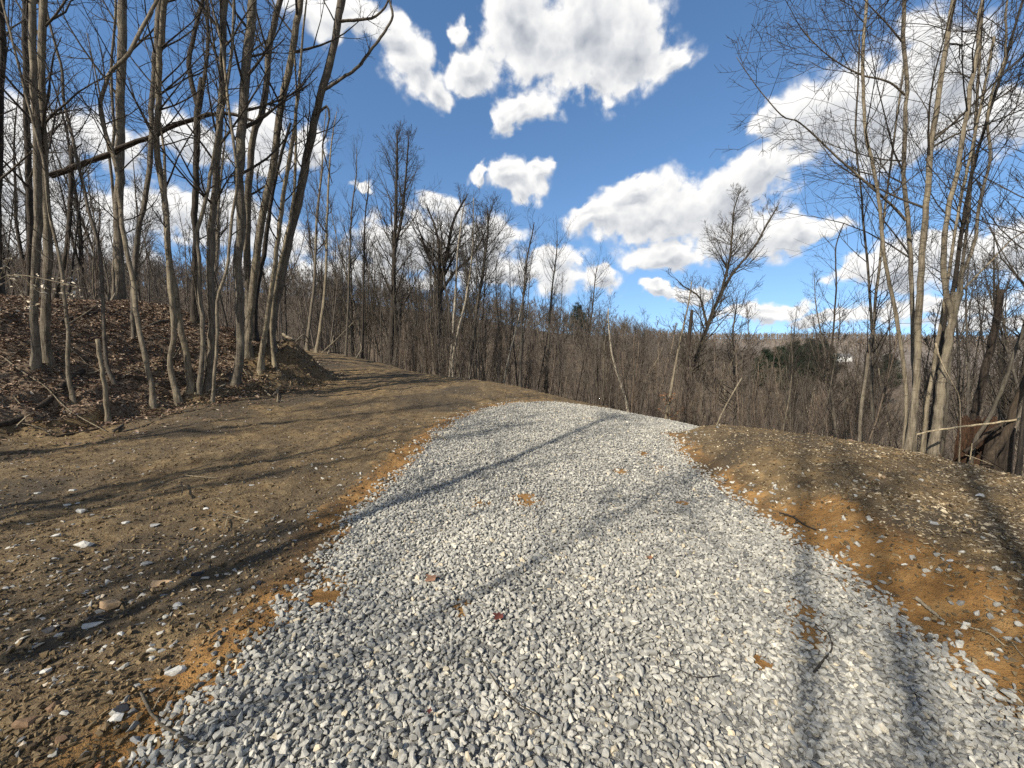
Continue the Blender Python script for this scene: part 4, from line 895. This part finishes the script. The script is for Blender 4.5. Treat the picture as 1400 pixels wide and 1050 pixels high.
# rotten stump with ragged rim
def stump(label, px0, px1, pyb, pyt, Y, mat, hollow, seed):
    rg = np.random.default_rng(seed); a = at((px0 + px1) / 2, pyb, Y); h = at(px0, pyt, Y)[2] - a[2]; r = (px1 - px0) / F * Y / 2
    k = 26; rows = 7; V = []; z0 = gz(a[0], a[1]) - .15 - a[2]; z0 = min(z0, -.1)
    jag = rg.uniform(.78, 1.08, k); bump = 1 + .14 * np.sin(np.arange(k) * 6.283 / k * 5) + rg.normal(0, .05, k)
    for j in range(rows):
        f = j / (rows - 1); rr = r * (1.25 - .35 * f + .1 * f * f) * bump * rg.uniform(.96, 1.04, k)
        for i in range(k):
            t = i / k * 6.283; V.append((rr[i] * math.cos(t), rr[i] * math.sin(t) * .8, z0 + (h * jag[i] - z0) * f))
    for i in range(k):
        t = i / k * 6.283; V.append((r * .7 * math.cos(t), r * .55 * math.sin(t), h * jag[i] * .93))
    for i in range(k):
        t = i / k * 6.283; V.append((r * .5 * math.cos(t), r * .4 * math.sin(t), h * (.25 if hollow else .8)))
    V.append((0, 0, h * (.2 if hollow else .82))); q = []
    for j in range(rows + 1):
        for i in range(k): q.append((j * k + i, j * k + (i + 1) % k, (j + 1) * k + (i + 1) % k, (j + 1) * k + i))
    l = (rows + 1) * k; tr = np.array([(l + i, l + (i + 1) % k, l + k) for i in range(k)])
    tag(link('stump', mesh('stump', np.array(V), [np.array(q), tr], M[mat], smooth=False), None, a), label, 'stump')
stump('crumbling reddish brown stump behind the right hand clump', 1312, 1348, 620, 571, 5.3, 'red_rot', True, 1)
stump('black hollow stump right of the reddish one', 1350, 1376, 634, 585, 5.0, 'rotten', True, 2)

# sticks on the gravel and dirt
def twig(label, px, w, mat, cat='stick', name='stick', twigs=0, lift=1.0, tl=.4, seed=5):
    log(label, px, w, mat, cat, name, None, lift, seed, twigs, None, tl)
twig('curved grey stick lying over the gravel edge in the bottom left corner', [(193, 947), (203, 968), (218, 992), (240, 1010), (262, 1022), (287, 1028)], (5, 6), 'bark_wood', lift=2.4, seed=80)
twig('straight thin stick leaning across the curved grey stick', [(207, 975), (218, 955), (234, 934)], (2.2, 1.6), 'dead_wood', lift=5, seed=81)
twig('dark forked twig on the gravel at lower right', [(1112, 927), (1126, 908), (1137, 891), (1133, 872), (1128, 864)], (3, 1.4), 'bark_dark', lift=6, twigs=5, tl=.9, seed=82)
twig('long thin black twig across the gravel at bottom centre', [(658, 912), (672, 936), (686, 956), (715, 978), (752, 1000)], (1.6, 1.6), 'bark_dark', lift=16, seed=83)
twig('short black twig on the gravel right of bottom centre', [(905, 918), (928, 924), (952, 930), (984, 930)], (1.5, 1.2), 'bark_dark', lift=14, seed=84)
twig('pale gnarled root on the orange clay of the right bank', [(1251, 824), (1268, 833), (1283, 842), (1292, 850)], (6, 3), 'dead_wood', 'root', 'root', lift=1.5, twigs=3, tl=.4, seed=85)
twig('long pale split stick lower on the orange clay of the right bank', [(1308, 851), (1330, 862), (1352, 872), (1373, 886)], (3, 3), 'dead_wood', lift=2, twigs=2, tl=.4, seed=86)
twig('straw coloured stick at the right edge above the orange clay', [(1345, 815), (1370, 825), (1400, 842)], (2.4, 2.4), 'dead_wood', lift=2, seed=87)
twig('short straw coloured stick at the right edge of the orange clay', [(1383, 882), (1392, 892), (1402, 902)], (2.6, 2.2), 'dead_wood', lift=2, seed=88)
twig('dark gnarled stick where the right berm meets the gravel', [(1066, 702), (1083, 711), (1098, 720), (1115, 729)], (3, 2.4), 'bark_dark', lift=2, twigs=5, tl=.5, seed=89)
twig('bent dark twig upright on the dirt in the middle left', [(249, 681), (250, 672), (247, 664)], (2, 1.4), 'bark_dark', lift=8, seed=90)
twig('thin pale straw lying level on the dirt in the middle left', [(167, 746), (195, 747), (222, 746)], (1.3, 1.1), 'dead_wood', lift=2, seed=91)
twig('forked pale twig on the dirt below the dark bent twig', [(308, 722), (313, 705), (325, 706), (345, 709)], (1.4, 1.0), 'dead_wood', lift=6, seed=92)
twig('long pale straw on the dirt toward the trail', [(253, 653), (275, 654), (297, 655)], (1.3, 1.1), 'dead_wood', lift=3, seed=93)
twig('pale crooked stick on the dirt at the far edge of the gravel', [(590, 603), (602, 599), (610, 604)], (1.6, 1.2), 'dead_wood', lift=4, seed=94)
twig('thin pale stick on the berm top left of the yellowish pair', [(1138, 588), (1152, 591), (1165, 594)], (1.6, 1.4), 'dead_wood', lift=2, seed=95)
for i in range(10):
    xx, yy = rg.uniform(30, 560), rg.uniform(610, 900)
    if sdist(ROAD, *[np.array([v]) for v in hit(xx, yy)[:2]])[0] > -.3: continue
    L = rg.uniform(10, 26)
    log('small straw thin twig lying loose on the left dirt', [(xx, yy), (xx + L * .5, yy - rg.uniform(-2, 5)), (xx + L, yy - rg.uniform(-1, 7))], (1.3, .9), 'dead_wood', 'twig', 'twig', lift=3, seed=100 + i, group='small twigs on the left dirt')

RT = [rock_template(400 + i, 22, .55) for i in range(10)]
RMAT = {}
for k, stops in {'white': [(0, (.36, .345, .31)), (1, (.5, .48, .43))], 'grey': [(0, (.17, .17, .165)), (1, (.28, .275, .26))], 'tan': [(0, (.26, .175, .095)), (1, (.36, .25, .15))], 'brown': [(0, (.13, .08, .045)), (1, (.2, .125, .07))], 'dark': [(0, (.022, .023, .027)), (1, (.045, .046, .05))], 'rust': [(0, (.2, .085, .03)), (1, (.27, .12, .05))]}.items():
    RMAT[k] = stone_mat('rock_' + k, stops)
def rock(label, px, py, w, k, seed, asp=1.4, group=None, flat=1.):
    g = hit(px, py); rg = np.random.default_rng(seed); s = w / F * g[1] / 2
    v, f = RT[seed % len(RT)]
    v = v * [s * asp ** .5, s / asp ** .5, s * flat]
    a = rg.uniform(-.5, .5); v = v @ np.array([[math.cos(a), math.sin(a), 0], [-math.sin(a), math.cos(a), 0], [0, 0, 1]])
    o = link('rock', mesh('rock', v, [f], RMAT[k], {'rnd': np.full(len(v), rg.random())}, smooth=False), None, g + [0, 0, s * .28 * flat])
    tag(o, label, 'rock', group)
for i, r in enumerate([
    ('tan oval rock, largest on the left dirt below the flat one', 150, 824, 27, 'tan', 1.7), ('flat pinkish tan rock on the dirt up and right of the oval one', 218, 793, 22, 'tan', 1.6),
    ('white pointed rock right of the tan oval rock', 243, 829, 13, 'white', 1.1), ('chunky off white rock on the clay by the lower left gravel edge', 238, 914, 25, 'white', 1.2),
    ('pale rock pushed against a black one near the curved stick', 158, 983, 22, 'white', 1.3), ('black rock pushed against a pale one near the curved stick', 165, 972, 24, 'dark', 1.2),
    ('round white rock left of the pale and black pair', 88, 979, 14, 'white', 1.1), ('brown upright slab left of the round white rock', 72, 968, 22, 'brown', .8), ('brown flat rock in the bottom left corner', 36, 990, 28, 'brown', 1.4),
    ('light angular rock midway down the left edge', 61, 909, 20, 'white', 1.2), ('grey pebble like rock above the curved stick', 187, 931, 10, 'grey', 1.3), ('long pale flat rock above the off white rock', 124, 853, 18, 'white', 2.2),
    ('small white rock beside the long pale flat one', 164, 864, 11, 'white', 1.2), ('blue black slab on the dirt left of the small white rock', 66, 857, 20, 'dark', 1.6), ('rust orange rock at the bottom edge', 133, 1047, 20, 'rust', 1.6),
    ('rusty brown rock above the bottom edge at lower left', 82, 1014, 18, 'brown', 1.2), ('grey rock left of the curved stick on the clay', 185, 1009, 20, 'grey', 1.5), ('wide grey stone lying in the dirt at mid left', 112, 745, 20, 'white', 2.4),
    ('pale lump of rock nearest the bank on the left dirt', 111, 699, 13, 'white', 1.5), ('white oval rock at mid left above the wide grey stone', 76, 736, 13, 'white', 1.7), ('pair mate white rock left of the dirt centre', 172, 717, 9, 'white', 1.3),
    ('grey rock touching others at the centre of the left dirt', 211, 716, 11, 'grey', 1.3), ('pale flat chip right of the centre of the left dirt', 201, 770, 12, 'grey', 2.), ('dark rock on the dirt beside the orange clay edge', 269, 790, 14, 'dark', 1.4),
    ('black stone by the gravel edge on the orange clay', 353, 797, 11, 'dark', 1.2), ('orange tan rock on the dirt near the clay edge', 354, 746, 9, 'tan', 1.2), ('white stone below the dark rock near the clay edge', 280, 792, 10, 'white', 1.2),
    ('cream rock on the right berm far from its neighbours', 1340, 678, 12, 'white', 1.6), ('pale grey stone in the dark patch of the right berm', 1278, 717, 11, 'grey', 1.2), ('white stone on the berm above the orange clay', 1298, 771, 9, 'white', 1.2),
    ('tan stone at the far right of the berm', 1340, 782, 12, 'tan', 1.4), ('yellow tan chip high on the right berm', 1206, 657, 11, 'tan', 1.5)]):
    rock(r[0], r[1], r[2], r[3], r[4], 20 + i, r[5])
for i in range(46):
    xx = rg.uniform(5, 520); yy = rg.uniform(650, 880); g = hit(xx, yy)
    if sdist(ROAD, np.array([g[0]]), np.array([g[1]]))[0] > -.35: continue
    rock('small pale stone lying loose on the left dirt', xx, yy, rg.uniform(5, 9), str(rg.choice(['white', 'white', 'grey'])), 200 + i, rg.uniform(1.1, 2), 'small stones on the left dirt', .8)

# single fallen leaves on the gravel
def big_leaf(label, px, py, w, col, rz, seed):
    g = hit(px, py); rg = np.random.default_rng(seed); s = w / F * g[1] / 2
    n = 22; t = np.arange(n) / n * 6.283; r = 1 + .28 * np.cos(5 * t) + rg.normal(0, .05, n)
    ring = np.stack([r * np.cos(t), r * np.sin(t) * .8, .25 * np.cos(2 * t + 1) + .15], 1) * s
    inner = ring * [.5, .5, .35]
    V = np.vstack([ring, inner, [[0, 0, 0]]]); c, sn = math.cos(rz), math.sin(rz); V = V @ np.array([[c, sn, 0], [-sn, c, 0], [0, 0, 1]])
    i = np.arange(n); j = (i + 1) % n
    m = NT('dry_leaf'); cc = m.ramp(m.noise(m.obj(), 60, 4), [(.3, tuple(x * .6 for x in col)), (.7, col)]); m.fin(cc, .7)
    o = link('fallen_leaf', mesh('fallen_leaf', V, [np.stack([i, j, j + n, i + n], 1), np.stack([i + n, j + n, np.full(n, 2 * n)], 1)], m.m), None, g + [0, 0, .035])
    tag(o, label, 'leaf')
big_leaf('dark red maple leaf lying on the gravel near the centre', 682, 853, 17, (.12, .035, .025), .4, 1)
big_leaf('tan brown leaf on the gravel left of the red one', 591, 798, 19, (.27, .15, .09), .1, 2)
big_leaf('brown leaf on the gravel at the right near the clay patches', 887, 768, 10, (.24, .12, .06), .8, 3)
big_leaf('scrap of dark red leaf low on the gravel', 587, 982, 9, (.13, .04, .03), 1.2, 4)

# beech branch with last year's leaves at the left edge, and the tan leaved bush by the bend
BLEAF = stone_mat('beech_leaf', [(0, (.32, .25, .16)), (1, (.62, .54, .42))], .6); OLEAF = stone_mat('oak_leaf', [(0, (.12, .062, .03)), (1, (.24, .13, .07))], .7)
def leafy(label, px, Y, w, n1, L, nleaf, size, lm, seed, tg=True, cat='sapling', name='sapling'):
    rg = np.random.default_rng(seed); T = Tubes(); K = Tubes()
    C, r, Lx, Y = make_stem(T, px, w[0], w[1], Y, 0, rg, k=6, flare=False, to_ground=tg)
    p, d, l, rr = sprout(C[None], r[None], np.array([L]), n1, rg, .3, 1, (40, 75), (.5, 1), .6, 1, .3)
    a, ar = grow(p, d, l, rr, 6, rg, .15, .0, .3, .003); T.add(a, ar, 4, False)
    org = C[0]
    q = a[rg.integers(0, len(a), nleaf), rg.integers(1, 6, nleaf)] + rg.normal(0, .04, (nleaf, 3))
    root = empty(name, org, label, cat)
    link('trunk', T.build('trunk', M['bark_warm'], org), root)
    link('leaves', scatter('leaves', q - org, rg.uniform(size * .6, size, nleaf), rg.random(nleaf), LEAVES, lm, 1.0, rg, False), root)
leafy('young beech arching in from the left edge, still holding pale papery leaves', [(-34, 500), (-22, 430), (-6, 385), (24, 376), (62, 382), (108, 392)], 6.4, (4, 1.2), 16, .8, 120, .036, BLEAF, 5)
leafy('low bush with clinging reddish tan leaves in front of the brush at the bend', [(916, 574), (915, 558), (914, 543)], 12.4, (3, 2), 14, .55, 80, .05, OLEAF, 6, name='bush', cat='bush')

# ------------------------------------------------------------------ sky, sun, camera
w = bpy.data.worlds.new('World'); sc.world = w; w.use_nodes = True
nt = w.node_tree
def N(tree, typ, **kw):
    x = tree.nodes.new(typ)
    for k, v in kw.items():
        if k.startswith('_'): setattr(x, k[1:], v)
        else: x.inputs[k].default_value = v
    return x
# cloud field as a group: direction in, density out
CL = [(790, 55, 130, 85), (705, 35, 75, 75), (860, 50, 80, 70), (560, 88, 52, 42), (640, 100, 62, 30), (720, 148, 56, 30), (690, 160, 28, 28), (625, 45, 20, 22), (915, 70, 38, 30), (800, 118, 66, 34), (590, 115, 28, 30),
      (705, 252, 48, 24), (655, 242, 28, 13), (742, 240, 22, 14),
      (900, 292, 125, 50), (985, 268, 110, 56), (1052, 232, 62, 36), (815, 296, 52, 26), (910, 350, 75, 28), (1085, 322, 64, 24), (1010, 325, 105, 48), (945, 396, 45, 12), (1125, 322, 44, 17), (860, 262, 40, 20),
      (1200, 148, 150, 92), (1285, 98, 125, 82), (1125, 165, 92, 48), (1390, 140, 90, 75), (1060, 176, 42, 24), (1260, 190, 120, 40), (1240, 60, 50, 40),
      (1300, 350, 120, 36), (1215, 378, 70, 36), (1395, 335, 70, 44), (1160, 372, 44, 26), (1270, 420, 150, 24),
      (1050, 420, 120, 18), (1150, 440, 120, 16), (1330, 446, 130, 16), (900, 396, 46, 13),
      (60, 185, 125, 62), (165, 205, 75, 60), (425, 195, 40, 36), (355, 185, 60, 52), (20, 260, 120, 60), (250, 180, 70, 44), (470, 18, 85, 32), (525, 40, 44, 26), (-80, 200, 90, 80), (-40, 60, 40, 30),
      (290, 300, 240, 46), (100, 340, 200, 50), (545, 335, 110, 42), (650, 335, 85, 46), (760, 357, 56, 22), (822, 382, 36, 14), (600, 286, 44, 26), (500, 258, 24, 11), (700, 380, 130, 24), (470, 380, 200, 30)]
g = bpy.data.node_groups.new('cloud_field', 'ShaderNodeTree')
g.interface.new_socket('Vector', in_out='INPUT', socket_type='NodeSocketVector'); g.interface.new_socket('Density', in_out='OUTPUT', socket_type='NodeSocketFloat')
gi_ = g.nodes.new('NodeGroupInput'); go = g.nodes.new('NodeGroupOutput')
def gmath(op, a, b=None, c=None):
    x = N(g, 'ShaderNodeMath', _operation=op)
    for i, v in enumerate((a, b, c)):
        if v is None: continue
        if isinstance(v, (int, float)): x.inputs[i].default_value = v
        else: g.links.new(v, x.inputs[i])
    return x.outputs[0]
def warp(vec, scale, amt, detail):
    n = N(g, 'ShaderNodeTexNoise', Scale=scale, Detail=detail, Roughness=.55); g.links.new(vec, n.inputs['Vector'])
    s = N(g, 'ShaderNodeVectorMath', _operation='SUBTRACT'); g.links.new(n.outputs['Color'], s.inputs[0]); s.inputs[1].default_value = (.5, .5, .5)
    m = N(g, 'ShaderNodeVectorMath', _operation='SCALE'); g.links.new(s.outputs[0], m.inputs[0]); m.inputs['Scale'].default_value = amt
    a = N(g, 'ShaderNodeVectorMath', _operation='ADD'); g.links.new(vec, a.inputs[0]); g.links.new(m.outputs[0], a.inputs[1]); return a.outputs[0]
src = gi_.outputs[0]
wv = warp(warp(src, 7, .13, 3), 26, .035, 3)
import mathutils
acc = None
for (cx, cy, rx, ry) in CL:
    d = norm(ray(cx, cy)); sc_ = 1 / np.linalg.norm(ray(cx, cy)) / F
    azim = math.atan2(d[0], d[1]); el = math.asin(d[2])
    horiz = math.hypot((cx - 700) / F, 1.0)
    mp = N(g, 'ShaderNodeMapping', _vector_type='TEXTURE')
    mp.inputs['Location'].default_value = d
    mp.inputs['Rotation'].default_value = (el, 0, -azim)
    mp.inputs['Scale'].default_value = (max(rx * sc_ / horiz * 1.5, .004), 1.0, max(ry * sc_ * 1.5, .004))
    g.links.new(wv, mp.inputs[0])
    gr = N(g, 'ShaderNodeTexGradient', _gradient_type='QUADRATIC_SPHERE'); g.links.new(mp.outputs[0], gr.inputs[0])
    acc = gr.outputs[1] if acc is None else gmath('MAXIMUM', gmath('MULTIPLY', gmath('ADD', acc, gr.outputs[1]), .62), gmath('MAXIMUM', acc, gr.outputs[1]))
# unseen clouds added behind the camera to whiten the fill light
nb_ = N(g, 'ShaderNodeTexNoise', Scale=2.6, Detail=5, Roughness=.55); g.links.new(src, nb_.inputs[0])
sep = N(g, 'ShaderNodeSeparateXYZ'); g.links.new(src, sep.inputs[0])
bm_ = N(g, 'ShaderNodeMapRange', **{'From Min': -.05, 'From Max': -.35}); g.links.new(sep.outputs[1], bm_.inputs[0])
extra = gmath('MULTIPLY', gmath('SUBTRACT', nb_.outputs[0], .40), gmath('MULTIPLY', bm_.outputs[0], 3))
acc = gmath('MAXIMUM', acc, extra)
f1 = N(g, 'ShaderNodeTexNoise', Scale=11, Detail=7, Roughness=.6); g.links.new(src, f1.inputs[0])
wv2 = warp(src, 20, .03, 3)
def billow(scale):
    v = N(g, 'ShaderNodeTexVoronoi', Scale=scale, _feature='F1'); g.links.new(wv2, v.inputs['Vector']); return gmath('SUBTRACT', .42, v.outputs['Distance'])
f2 = N(g, 'ShaderNodeTexNoise', Scale=60, Detail=5, Roughness=.65); g.links.new(src, f2.inputs[0])
bl = gmath('ADD', gmath('ADD', gmath('MULTIPLY', billow(13), .30), gmath('MULTIPLY', billow(30), .20)), gmath('MULTIPLY', billow(68), .11))
fb = gmath('ADD', gmath('ADD', gmath('MULTIPLY', gmath('SUBTRACT', f1.outputs[0], .5), .55), gmath('MULTIPLY', gmath('SUBTRACT', f2.outputs[0], .5), .16)), bl)
dens = gmath('ADD', acc, gmath('MULTIPLY', fb, gmath('MINIMUM', gmath('MULTIPLY', acc, 4), 1.0)))
g.links.new(dens, go.inputs[0])

def wl(a, b): nt.links.new(a, b)
tc = nt.nodes.new('ShaderNodeTexCoord'); dirv = tc.outputs['Generated']
sky = N(nt, 'ShaderNodeTexSky', _sky_type='NISHITA', _sun_disc=False, _sun_elevation=R(SUN_EL), _sun_rotation=R(SUN_AZ), _air_density=1.0, _dust_density=0.0, _ozone_density=1.3, _altitude=350)
sx = nt.nodes.new('ShaderNodeSeparateXYZ'); wl(dirv, sx.inputs[0]); cx_ = nt.nodes.new('ShaderNodeCombineXYZ')
lift = N(nt, 'ShaderNodeMath', _operation='MULTIPLY_ADD'); wl(sx.outputs[2], lift.inputs[0]); lift.inputs[1].default_value = .86; lift.inputs[2].default_value = .15
wl(sx.outputs[0], cx_.inputs[0]); wl(sx.outputs[1], cx_.inputs[1]); wl(lift.outputs[0], cx_.inputs[2]); nv = N(nt, 'ShaderNodeVectorMath', _operation='NORMALIZE'); wl(cx_.outputs[0], nv.inputs[0]); wl(nv.outputs[0], sky.inputs[0])
hs = N(nt, 'ShaderNodeHueSaturation', Saturation=1.16, Value=1.06); wl(sky.outputs[0], hs.inputs['Color'])
def fieldat(off):
    a = N(nt, 'ShaderNodeVectorMath', _operation='ADD'); wl(dirv, a.inputs[0]); a.inputs[1].default_value = off
    q = nt.nodes.new('ShaderNodeGroup'); q.node_tree = g; wl(a.outputs[0], q.inputs[0]); return q.outputs[0]
sd = np.array([math.sin(R(SUN_AZ)) * math.cos(R(SUN_EL)), math.cos(R(SUN_AZ)) * math.cos(R(SUN_EL)), math.sin(R(SUN_EL))])
d0 = fieldat((0, 0, 0)); d1 = fieldat((-.010, 0, .022))
def wm(op, a, b=None, clamp=False):
    x = N(nt, 'ShaderNodeMath', _operation=op, _use_clamp=clamp)
    for i, v in enumerate((a, b)):
        if v is None: continue
        if isinstance(v, (int, float)): x.inputs[i].default_value = v
        else: wl(v, x.inputs[i])
    return x.outputs[0]
al = N(nt, 'ShaderNodeMapRange', _interpolation_type='SMOOTHSTEP', **{'From Min': .08, 'From Max': .33}); wl(d0, al.inputs[0])
thick = N(nt, 'ShaderNodeMapRange', **{'From Min': .30, 'From Max': .95, 'To Min': 0, 'To Max': .52}); wl(d0, thick.inputs[0])
rim = wm('MULTIPLY', wm('SUBTRACT', d0, d1), 1.05)
rimc = N(nt, 'ShaderNodeClamp', Min=-.30, Max=.30); wl(rim, rimc.inputs[0])
bright = wm('ADD', wm('SUBTRACT', .90, thick.outputs[0]), rimc.outputs[0])
cr = N(nt, 'ShaderNodeValToRGB'); e = cr.color_ramp.elements
e[0].position = .2; e[0].color = (.34, .375, .44, 1); e[1].position = 1.0; e[1].color = (1.0, .99, .97, 1); e.new(.6).color = (.66, .68, .71, 1)
wl(bright, cr.inputs[0])
cm_ = N(nt, 'ShaderNodeVectorMath', _operation='SCALE'); wl(cr.outputs[0], cm_.inputs[0]); cm_.inputs['Scale'].default_value = 6.2
mx = N(nt, 'ShaderNodeMix', _data_type='RGBA'); wl(al.outputs[0], mx.inputs[0]); wl(hs.outputs[0], mx.inputs[6]); wl(cm_.outputs[0], mx.inputs[7])
bgn = nt.nodes['Background']; wl(mx.outputs[2], bgn.inputs[0]); bgn.inputs[1].default_value = .105

sun = bpy.data.lights.new('sun', 'SUN'); sun.energy = 4.6; sun.angle = R(.53); sun.color = (1, .93, .82)
so = bpy.data.objects.new('sun', sun); COL.objects.link(so)
so.rotation_euler = mathutils.Vector(-sd).to_track_quat('-Z', 'Y').to_euler()

cam = bpy.data.cameras.new('camera'); co = bpy.data.objects.new('camera', cam); COL.objects.link(co)
cam.sensor_width = 36; cam.sensor_fit = 'HORIZONTAL'; cam.lens = F / 1400 * 36; cam.clip_start = .05; cam.clip_end = 6000
co.location = (0, 0, CH); co.rotation_euler = (math.pi / 2 - PITCH, 0, 0)
sc.camera = co
sc.view_settings.view_transform = 'Standard'; sc.view_settings.look = 'None'; sc.view_settings.gamma = 1; sc.view_settings.exposure = .70
sc.render.engine = 'CYCLES'
sc.cycles.max_bounces = 4; sc.cycles.diffuse_bounces = 2; sc.cycles.glossy_bounces = 1
sc.cycles.use_denoising = False
